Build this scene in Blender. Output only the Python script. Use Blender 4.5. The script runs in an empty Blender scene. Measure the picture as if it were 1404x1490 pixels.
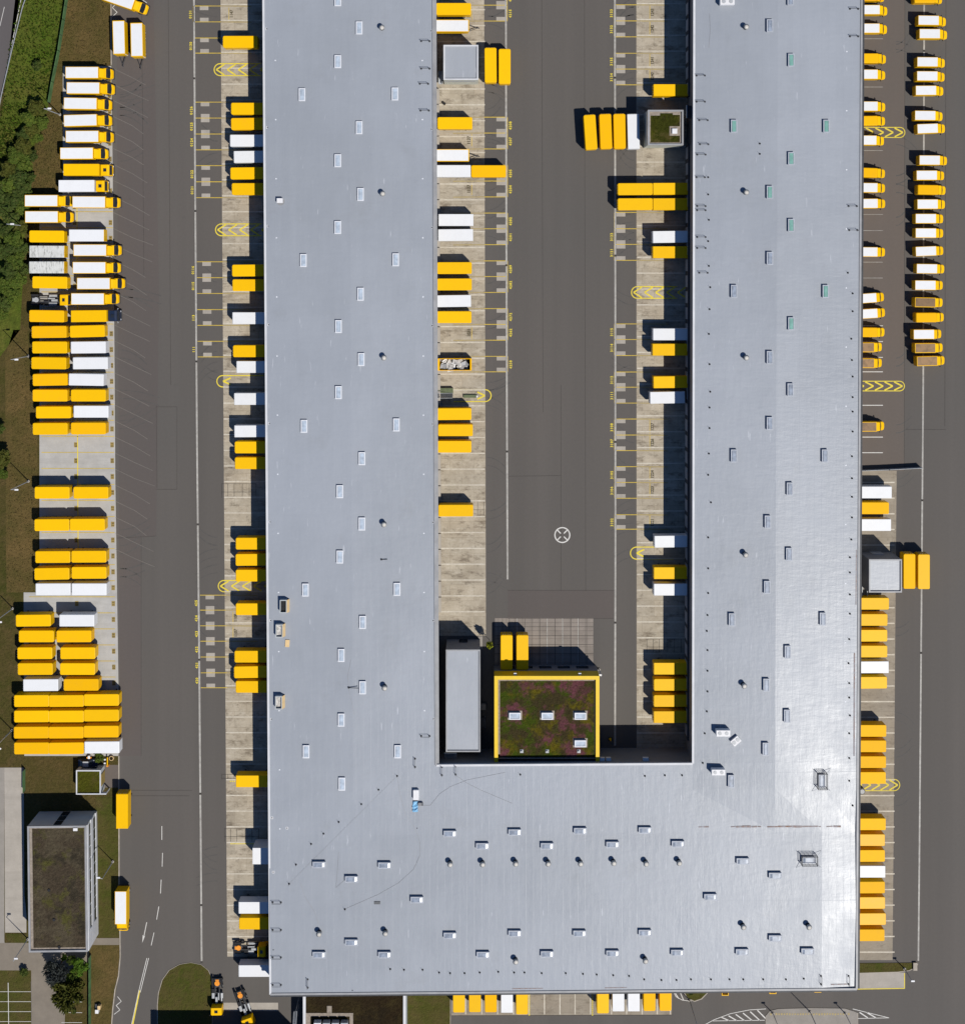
import bpy, math, random
from mathutils import Vector, Matrix
R = math.radians
random.seed(7)
sc = bpy.context.scene
col = sc.collection

# ---------------------------------------------------------------- camera, light, exposure
CAMH, F, NX, NY, IMW, IMH = 311.0, 2084.0, 690.0, 390.0, 1404.0, 1490.0
cam_d = bpy.data.cameras.new('camera'); cam = bpy.data.objects.new('camera', cam_d); col.objects.link(cam)
cam.location = (0, 0, CAMH); cam.rotation_euler = (0, 0, 0)
cam_d.sensor_fit = 'AUTO'; cam_d.sensor_width = 36; cam_d.lens = F / IMH * 36
cam_d.shift_x = (IMW / 2 - NX) / IMH; cam_d.shift_y = (NY - IMH / 2) / IMH
cam_d.clip_start = 1; cam_d.clip_end = 6000
sc.camera = cam

SUN = Vector((0.47, -0.475, 1.0)).normalized()
elev = math.asin(SUN.z); azim = math.atan2(SUN.x, SUN.y)
w = bpy.data.worlds.new('World'); sc.world = w; w.use_nodes = True
nt = w.node_tree; bg = nt.nodes['Background']
sky = nt.nodes.new('ShaderNodeTexSky'); sky.sky_type = 'NISHITA'; sky.sun_disc = False
sky.air_density = 0.75; sky.dust_density = 0.1; sky.ozone_density = 9.0; sky.altitude = 300
sky.sun_elevation = elev; sky.sun_rotation = azim
nt.links.new(sky.outputs[0], bg.inputs[0]); bg.inputs[1].default_value = 0.092
sl = bpy.data.lights.new('sun', 'SUN'); sl.energy = 4.75; sl.angle = R(0.5); sl.color = (1, 0.965, 0.90)
so = bpy.data.objects.new('sun', sl); col.objects.link(so)
so.rotation_euler = SUN.to_track_quat('Z', 'Y').to_euler(); so.location = (60, -60, 200)
sc.view_settings.view_transform = 'Standard'; sc.view_settings.look = 'None'
sc.cycles.diffuse_bounces = 1; sc.cycles.max_bounces = 5
sc.view_settings.exposure = -0.05; sc.view_settings.gamma = 1

# ---------------------------------------------------------------- helpers
def P(px, py, z=0.0):
    s = (CAMH - z) / F
    return Vector(((px - NX) * s, -(py - NY) * s, z))

def tag(o, label=None, cat=None, group=None, kind=None):
    if label: o['label'] = label
    if cat: o['category'] = cat
    if group: o['group'] = group
    if kind: o['kind'] = kind
    return o

def empty(name, loc, rz=0.0):
    o = bpy.data.objects.new(name, None); o.location = loc; o.rotation_euler = (0, 0, rz)
    o.empty_display_size = 0.5; col.objects.link(o); return o

def kids(o): return [c for c in bpy.data.objects if c.parent == o]
PROTO_KIDS = {}
def dup(root, loc, rz=0.0, parent=None):
    """a copy of a thing with copies of its parts and sub-parts"""
    c = root.copy(); col.objects.link(c)
    for k in list(c.keys()):
        if k in ('label', 'group', 'category'): del c[k]
    c.location = loc; c.rotation_euler = (0, 0, rz); c.parent = parent
    for ch in PROTO_KIDS.setdefault(root.name, kids(root)):
        d = ch.copy(); col.objects.link(d); d.parent = c
        for g in PROTO_KIDS.setdefault(ch.name, kids(ch)):
            e = g.copy(); col.objects.link(e); e.parent = d
    return c

class MB:
    def __init__(s): s.v = []; s.f = []; s.m = []
    def add(s, vs, fs, mi=0):
        n = len(s.v); s.v += [tuple(v) for v in vs]
        for f in fs: s.f.append([n + i for i in f]); s.m.append(mi)
        return s
    def box(s, x0, x1, y0, y1, z0, z1, mi=0):
        return s.add([(x0,y0,z0),(x1,y0,z0),(x1,y1,z0),(x0,y1,z0),(x0,y0,z1),(x1,y0,z1),(x1,y1,z1),(x0,y1,z1)],
                     [(0,3,2,1),(4,5,6,7),(0,1,5,4),(1,2,6,5),(2,3,7,6),(3,0,4,7)], mi)
    def prism(s, pts, z0, z1, mi=0, bottom=False):
        n = len(pts); vs = [(p[0],p[1],z0) for p in pts] + [(p[0],p[1],z1) for p in pts]
        fs = [tuple(range(n, 2*n))] + [(i,(i+1)%n,n+(i+1)%n,n+i) for i in range(n)]
        if bottom: fs.append(tuple(reversed(range(n))))
        return s.add(vs, fs, mi)
    def rbox(s, x0, x1, y0, y1, z0, z1, r=0.25, bev=0.08, seg=4, mi=0):
        rings = []
        for z, ins in ((z0, 0), (z1-bev, 0), (z1-bev*0.3, bev*0.3), (z1, bev)):
            ring = []
            for cx, cy, a0 in ((x1-r,y1-r,0),(x0+r,y1-r,90),(x0+r,y0+r,180),(x1-r,y0+r,270)):
                for k in range(seg+1):
                    a = R(a0 + 90*k/seg); rr = max(r-ins, 0.01)
                    ring.append((cx+rr*math.cos(a), cy+rr*math.sin(a), z))
            rings.append(ring)
        n = len(rings[0]); vs = sum(rings, []); fs = []
        for j in range(3):
            for i in range(n): fs.append((j*n+i, j*n+(i+1)%n, (j+1)*n+(i+1)%n, (j+1)*n+i))
        fs.append(tuple(range(3*n, 4*n))); fs.append(tuple(reversed(range(n))))
        return s.add(vs, fs, mi)
    def cyl(s, p, r, h, n=10, axis='z', r2=None, mi=0):
        r2 = r if r2 is None else r2; vs = []
        for k, rr in ((0, r), (1, r2)):
            for i in range(n):
                a = 2*math.pi*i/n; c, d = rr*math.cos(a), rr*math.sin(a)
                vs.append({'z':(p[0]+c,p[1]+d,p[2]+k*h),'x':(p[0]+k*h,p[1]+c,p[2]+d),'y':(p[0]+d,p[1]+k*h,p[2]+c)}[axis])
        return s.add(vs, [(i,(i+1)%n,n+(i+1)%n,n+i) for i in range(n)] + [tuple(range(n,2*n)), tuple(reversed(range(n)))], mi)
    def bar(s, a, b, t, mi=0, t2=None):
        a, b = Vector(a), Vector(b); d = (b-a)
        if d.length < 1e-6: return s
        d.normalize(); up = Vector((0,0,1)) if abs(d.z) < 0.9 else Vector((1,0,0))
        x = d.cross(up).normalized(); y = x.cross(d).normalized(); h = t/2; h2 = (t2 or t)/2
        vs = [p + x*sx*h + y*sy*h2 for p in (a,b) for sx,sy in ((-1,-1),(1,-1),(1,1),(-1,1))]
        return s.add(vs, [(0,1,5,4),(1,2,6,5),(2,3,7,6),(3,0,4,7),(3,2,1,0),(4,5,6,7)], mi)
    def poly(s, pts, mi=0): return s.add(pts, [tuple(range(len(pts)))], mi)
    def loft(s, sts, mi=0):
        """stations (x, halfwidth, zbottom, ztop, edge radius) along x"""
        n = 6; vs = []
        for x, hw, zb, zt, r in sts:
            vs += [(x,-hw,zb),(x,-hw,zt-r),(x,-hw+r,zt),(x,hw-r,zt),(x,hw,zt-r),(x,hw,zb)]
        fs = []
        for j in range(len(sts)-1):
            for i in range(n): fs.append((j*n+i, (j+1)*n+i, (j+1)*n+(i+1)%n, j*n+(i+1)%n))
        L = (len(sts)-1)*n
        fs.append(tuple(range(n))); fs.append(tuple(reversed(range(L, L+n))))
        return s.add(vs, fs, mi)
    def build(s, name, mats, parent=None, smooth=False, loc=None):
        me = bpy.data.meshes.new(name); me.from_pydata(s.v, [], s.f)
        if not isinstance(mats, (list, tuple)): mats = [mats]
        for m in mats: me.materials.append(m)
        for p, mi in zip(me.polygons, s.m): p.material_index = mi; p.use_smooth = smooth
        me.validate(); me.update()
        o = bpy.data.objects.new(name, me); col.objects.link(o)
        if parent: o.parent = parent
        if loc is not None: o.location = loc
        return o

# ---------------------------------------------------------------- materials
def newmat(name):
    m = bpy.data.materials.new(name); m.use_nodes = True
    return m, m.node_tree, m.node_tree.nodes, m.node_tree.nodes['Principled BSDF']
def node(nt, t, **kw):
    n = nt.nodes.new(t)
    for k, v in kw.items(): setattr(n, k, v)
    return n
def coords(nt, scale=(1,1,1), rnd=False):
    tc = node(nt, 'ShaderNodeTexCoord'); mp = node(nt, 'ShaderNodeMapping'); mp.inputs['Scale'].default_value = scale
    if rnd:
        oi = node(nt, 'ShaderNodeObjectInfo'); mu = node(nt, 'ShaderNodeMath', operation='MULTIPLY'); mu.inputs[1].default_value = 113.0
        va = node(nt, 'ShaderNodeVectorMath', operation='ADD')
        nt.links.new(oi.outputs['Random'], mu.inputs[0]); nt.links.new(tc.outputs['Object'], va.inputs[0]); nt.links.new(mu.outputs[0], va.inputs[1])
        nt.links.new(va.outputs[0], mp.inputs['Vector'])
    else: nt.links.new(tc.outputs['Object'], mp.inputs['Vector'])
    return mp.outputs[0]
def noise(nt, vec, scale, detail=4, rough=0.55, lo=0.3, hi=0.7):
    n = node(nt, 'ShaderNodeTexNoise'); n.inputs['Scale'].default_value = scale; n.inputs['Detail'].default_value = detail; n.inputs['Roughness'].default_value = rough
    nt.links.new(vec, n.inputs['Vector'])
    r = node(nt, 'ShaderNodeMapRange'); r.inputs[1].default_value = lo; r.inputs[2].default_value = hi
    nt.links.new(n.outputs['Fac'], r.inputs[0]); return r.outputs[0]
def mix(nt, fac, a, b, bt='MIX'):
    m = node(nt, 'ShaderNodeMix', data_type='RGBA', blend_type=bt)
    for i, x in ((0, fac), (6, a), (7, b)):
        if hasattr(x, 'links'): nt.links.new(x, m.inputs[i])
        elif isinstance(x, (int, float)): m.inputs[i].default_value = x
        else: m.inputs[i].default_value = (*x, 1)
    return m.outputs[2]
def mul(nt, a, b):
    m = node(nt, 'ShaderNodeMath', operation='MULTIPLY')
    for i, x in enumerate((a, b)):
        if hasattr(x, 'links'): nt.links.new(x, m.inputs[i])
        else: m.inputs[i].default_value = x
    return m.outputs[0]
def bump(nt, bsdf, h, strength, dist=0.05):
    b = node(nt, 'ShaderNodeBump'); b.inputs['Strength'].default_value = strength; b.inputs['Distance'].default_value = dist
    nt.links.new(h, b.inputs['Height']); nt.links.new(b.outputs[0], bsdf.inputs['Normal'])

def sm(c): return tuple(((x/255)/12.92 if x/255 <= 0.04045 else ((x/255+0.055)/1.055)**2.4) for x in c)

def flat(name, c, rough=0.6, spec=0.4, var=0.12, scale=1.5, metallic=0.0, rnd=True):
    m, nt, N, B = newmat(name); v = coords(nt, rnd=rnd)
    f = noise(nt, v, scale, 5)
    c0 = tuple(x*(1-var) for x in c); c1 = tuple(min(1, x*(1+var)) for x in c)
    nt.links.new(mix(nt, f, c0, c1), B.inputs['Base Color'])
    B.inputs['Roughness'].default_value = rough; B.inputs['Specular IOR Level'].default_value = spec; B.inputs['Metallic'].default_value = metallic
    return m

def paint(name, c, dirt=(0.25,0.2,0.13), damt=0.10, tint=0.05, rough=0.42, ribs=0.0, streak=0.0, spec=0.3):
    """vehicle paint: per-object tint, soft roof dirt, faint roof seams"""
    m, nt, N, B = newmat(name); v = coords(nt, rnd=True)
    oi = node(nt, 'ShaderNodeObjectInfo')
    base = mix(nt, oi.outputs['Random'], tuple(x*(1-tint) for x in c), tuple(min(1, x*(1+tint)) for x in c))
    d = mul(nt, noise(nt, v, 0.9, 6, 0.65, 0.45, 0.85), damt)
    base = mix(nt, d, base, dirt)
    if streak:
        v2 = coords(nt, (1.6, 0.35, 1), rnd=True)
        s = mul(nt, noise(nt, v2, 1.8, 6, 0.7, 0.5, 0.72), streak); base = mix(nt, s, base, (0.10,0.10,0.08))
    if ribs:
        v3 = coords(nt); wv = node(nt, 'ShaderNodeTexWave', wave_type='BANDS', bands_direction='X', wave_profile='SAW'); wv.inputs['Scale'].default_value = 0.52
        nt.links.new(v3, wv.inputs['Vector'])
        r = node(nt, 'ShaderNodeMapRange'); r.inputs[1].default_value = 0.93; r.inputs[2].default_value = 1.0; nt.links.new(wv.outputs['Fac'], r.inputs[0])
        base = mix(nt, mul(nt, r.outputs[0], ribs), base, tuple(x*0.6 for x in c))
    nt.links.new(base, B.inputs['Base Color']); B.inputs['Roughness'].default_value = rough; B.inputs['Specular IOR Level'].default_value = spec
    return m

def asphalt(name, c, band=0.10):
    m, nt, N, B = newmat(name)
    v = coords(nt, rnd=False)
    big = noise(nt, v, 0.018, 4, 0.5, 0.35, 0.65)
    vs = coords(nt, (1.0, 0.02, 1)); st = noise(nt, vs, 0.16, 4, 0.6, 0.3, 0.7)
    fine = noise(nt, v, 1.7, 5, 0.75, 0.25, 0.75)
    a = mix(nt, big, tuple(x*k for x, k in zip(c, (0.95,0.96,0.97))), tuple(x*k for x, k in zip(c, (1.06,1.03,1.02))))
    a = mix(nt, mul(nt, st, band*2), a, tuple(x*0.72 for x in c))
    a = mix(nt, mul(nt, fine, 0.30), a, tuple(x*0.66 for x in c))
    spots = noise(nt, v, 0.22, 6, 0.7, 0.66, 0.8); a = mix(nt, mul(nt, spots, 0.35), a, tuple(x*0.45 for x in c))
    nt.links.new(a, B.inputs['Base Color']); B.inputs['Roughness'].default_value = 0.85; B.inputs['Specular IOR Level'].default_value = 0.3
    bump(nt, B, noise(nt, v, 6.0, 4), 0.25, 0.02)
    return m

def concrete(name, c, stain, amt=0.6, sx=(0.22, 1.5, 1), joint=0.0):
    m, nt, N, B = newmat(name); v = coords(nt)
    f1 = noise(nt, v, 0.35, 6, 0.65, 0.3, 0.7)
    a = mix(nt, f1, tuple(x*0.86 for x in c), tuple(min(1,x*1.10) for x in c))
    vs = coords(nt, sx); s1 = noise(nt, vs, 0.45, 6, 0.62, 0.50, 0.74)
    a = mix(nt, mul(nt, s1, amt), a, stain)
    s3 = noise(nt, vs, 0.9, 5, 0.62, 0.55, 0.75); a = mix(nt, mul(nt, s3, amt*0.6), a, tuple(min(1,x*1.25) for x in c))
    f2 = noise(nt, v, 3.0, 4, 0.7, 0.3, 0.7); a = mix(nt, mul(nt, f2, 0.25), a, tuple(x*0.7 for x in c))
    if joint:
        br = node(nt, 'ShaderNodeTexBrick'); br.offset = 0.0; br.inputs['Scale'].default_value = 1.0
        br.inputs['Brick Width'].default_value = joint; br.inputs['Row Height'].default_value = joint; br.inputs['Mortar Size'].default_value = 0.05
        br.inputs['Color1'].default_value = (1,1,1,1); br.inputs['Color2'].default_value = (0.88,0.88,0.88,1); br.inputs['Mortar'].default_value = (0.45,0.45,0.45,1)
        nt.links.new(v, br.inputs['Vector']); a = mix(nt, 0.8, a, br.outputs['Color'], 'MULTIPLY')
    nt.links.new(a, B.inputs['Base Color']); B.inputs['Roughness'].default_value = 0.88; B.inputs['Specular IOR Level'].default_value = 0.25
    return m

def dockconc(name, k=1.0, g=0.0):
    m, nt, N, B = newmat(name); v = coords(nt)
    a = mix(nt, noise(nt, v, 0.22, 6, 0.62, 0.35, 0.65), (0.345,0.292,0.218), (0.45,0.39,0.30))
    vs = coords(nt, (0.42, 1.0, 1))
    a = mix(nt, mul(nt, noise(nt, vs, 0.75, 7, 0.74, 0.52, 0.66), 0.60), a, (0.54,0.485,0.39))
    mp = node(nt, 'ShaderNodeMapping'); mp.inputs['Location'].default_value = (40, 13, 0); nt.links.new(vs, mp.inputs[0])
    a = mix(nt, mul(nt, noise(nt, mp.outputs[0], 0.55, 7, 0.74, 0.52, 0.66), 0.82), a, (0.150,0.117,0.082))
    a = mix(nt, mul(nt, noise(nt, v, 0.5, 7, 0.74, 0.56, 0.70), 0.75), a, (0.12,0.10,0.072))
    a = mix(nt, mul(nt, noise(nt, v, 2.6, 4, 0.7, 0.3, 0.7), 0.22), a, (0.18,0.145,0.105))
    br = node(nt, 'ShaderNodeTexBrick'); br.offset = 0.5; br.inputs['Scale'].default_value = 1.0; br.inputs['Brick Width'].default_value = 5.2; br.inputs['Row Height'].default_value = 3.44
    br.inputs['Mortar Size'].default_value = 0.035; br.inputs['Color1'].default_value = (1,1,1,1); br.inputs['Color2'].default_value = (0.86,0.87,0.88,1); br.inputs['Mortar'].default_value = (0.62,0.60,0.58,1)
    nt.links.new(v, br.inputs['Vector']); a = mix(nt, 0.8, a, br.outputs['Color'], 'MULTIPLY')
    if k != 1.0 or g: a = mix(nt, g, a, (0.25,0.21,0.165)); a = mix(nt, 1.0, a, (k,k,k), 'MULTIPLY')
    nt.links.new(a, B.inputs['Base Color']); B.inputs['Roughness'].default_value = 0.88; B.inputs['Specular IOR Level'].default_value = 0.25
    return m

def worn(name, c, under, wear=0.5):
    m, nt, N, B = newmat(name); v = coords(nt)
    f = noise(nt, v, 1.3, 5, 0.7, 0.35, 0.75); a = mix(nt, mul(nt, f, wear), c, under)
    f2 = noise(nt, v, 0.12, 3, 0.5, 0.4, 0.7); a = mix(nt, mul(nt, f2, wear*0.5), a, under)
    nt.links.new(a, B.inputs['Base Color']); B.inputs['Roughness'].default_value = 0.75
    return m

def grassmat(name, cols, s1=0.05, s2=0.35, s3=2.2, dark=0.5):
    m, nt, N, B = newmat(name); v = coords(nt)
    a = mix(nt, noise(nt, v, s1, 5, 0.6, 0.35, 0.65), cols[0], cols[1])
    a = mix(nt, noise(nt, v, s2, 6, 0.65, 0.42, 0.72), a, cols[2])
    f = noise(nt, v, s3, 5, 0.75, 0.3, 0.72)
    a = mix(nt, mul(nt, f, dark), a, tuple(x*0.35 for x in cols[1]))
    nt.links.new(a, B.inputs['Base Color']); B.inputs['Roughness'].default_value = 1.0; B.inputs['Specular IOR Level'].default_value = 0.1
    bump(nt, B, f, 0.9, 0.25)
    return m

def roofmat(name, c, rough=0.36, wrinkle=0.5, spec=0.5, sheet=(1.55, 27.0), vertical=True):
    m, nt, N, B = newmat(name); v = coords(nt)
    big = noise(nt, v, 0.03, 4, 0.55, 0.35, 0.65)
    a = mix(nt, big, tuple(x*k for x,k in zip(c,(0.95,0.95,0.95))), tuple(x*k for x,k in zip(c,(1.05,1.05,1.06))))
    mp = node(nt, 'ShaderNodeMapping'); nt.links.new(v, mp.inputs[0])
    mp.inputs['Rotation'].default_value = (0, 0, R(90) if vertical else 0)
    br = node(nt, 'ShaderNodeTexBrick'); br.offset = 0.0; br.inputs['Scale'].default_value = 1.0; br.inputs['Brick Width'].default_value = sheet[1]; br.inputs['Row Height'].default_value = sheet[0]
    br.inputs['Mortar Size'].default_value = 0.03; br.inputs['Mortar Smooth'].default_value = 0.6; br.inputs['Bias'].default_value = 0.0
    br.inputs['Color1'].default_value = (0.985,0.985,0.985,1); br.inputs['Color2'].default_value = (1,1,1,1); br.inputs['Mortar'].default_value = (0.95,0.95,0.955,1)
    nt.links.new(mp.outputs[0], br.inputs['Vector'])
    a = mix(nt, 1.0, a, br.outputs['Color'], 'MULTIPLY')
    v2 = coords(nt, (1.0, 0.12, 1)); st = noise(nt, v2, 0.55, 5, 0.65, 0.35, 0.7); a = mix(nt, mul(nt, st, 0.10), a, tuple(min(1,x*1.35) for x in c))
    dirt = noise(nt, v, 0.10, 6, 0.7, 0.58, 0.8); a = mix(nt, mul(nt, dirt, 0.34), a, (c[0]*0.74, c[1]*0.71, c[2]*0.66))
    fine = noise(nt, v, 2.2, 4, 0.7, 0.3, 0.7); a = mix(nt, mul(nt, fine, 0.10), a, tuple(x*0.75 for x in c))
    sc_ = noise(nt, coords(nt, (2.4, 0.28, 1)), 0.75, 3, 0.5, 0.70, 0.76); a = mix(nt, mul(nt, sc_, 0.35), a, (0.62,0.63,0.66))
    nt.links.new(a, B.inputs['Base Color']); B.inputs['Specular IOR Level'].default_value = spec
    rn = noise(nt, v, 0.12, 4, 0.6, 0.3, 0.7); rr = node(nt, 'ShaderNodeMapRange'); rr.inputs[3].default_value = rough-0.05; rr.inputs[4].default_value = rough+0.06
    nt.links.new(rn, rr.inputs[0]); nt.links.new(rr.outputs[0], B.inputs['Roughness'])
    vw = coords(nt, (1.0, 0.3, 1)); w1 = noise(nt, vw, 0.8, 5, 0.6, 0.3, 0.7); w2 = noise(nt, coords(nt, (0.35,1.1,1)), 0.9, 5, 0.6, 0.3, 0.7)
    ad = node(nt, 'ShaderNodeMath', operation='ADD'); nt.links.new(w1, ad.inputs[0]); nt.links.new(w2, ad.inputs[1])
    ad2 = node(nt, 'ShaderNodeMath', operation='ADD'); nt.links.new(ad.outputs[0], ad2.inputs[0]); nt.links.new(mul(nt, br.outputs['Fac'], 0.35), ad2.inputs[1])
    bump(nt, B, ad2.outputs[0], wrinkle, 0.05)
    return m

def sedum(name, cols):
    m, nt, N, B = newmat(name); v = coords(nt)
    a = mix(nt, noise(nt, v, 0.19, 5, 0.66, 0.45, 0.56), cols[0], cols[1])
    v2 = coords(nt, (1,1,1)); mp = node(nt, 'ShaderNodeMapping'); mp.inputs['Location'].default_value = (31, 17, 5); nt.links.new(v2, mp.inputs[0])
    a = mix(nt, noise(nt, mp.outputs[0], 0.24, 5, 0.68, 0.52, 0.62), a, cols[2])
    mp2 = node(nt, 'ShaderNodeMapping'); mp2.inputs['Location'].default_value = (-55, 41, 9); nt.links.new(v2, mp2.inputs[0])
    a = mix(nt, noise(nt, mp2.outputs[0], 0.22, 5, 0.68, 0.53, 0.62), a, cols[3])
    f = noise(nt, v, 1.6, 6, 0.75, 0.32, 0.7); a = mix(nt, mul(nt, f, 0.6), a, tuple(x*0.3 for x in cols[0]))
    nt.links.new(a, B.inputs['Base Color']); B.inputs['Roughness'].default_value = 1.0; B.inputs['Specular IOR Level'].default_value = 0.05
    bump(nt, B, f, 1.0, 0.25)
    return m

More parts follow.
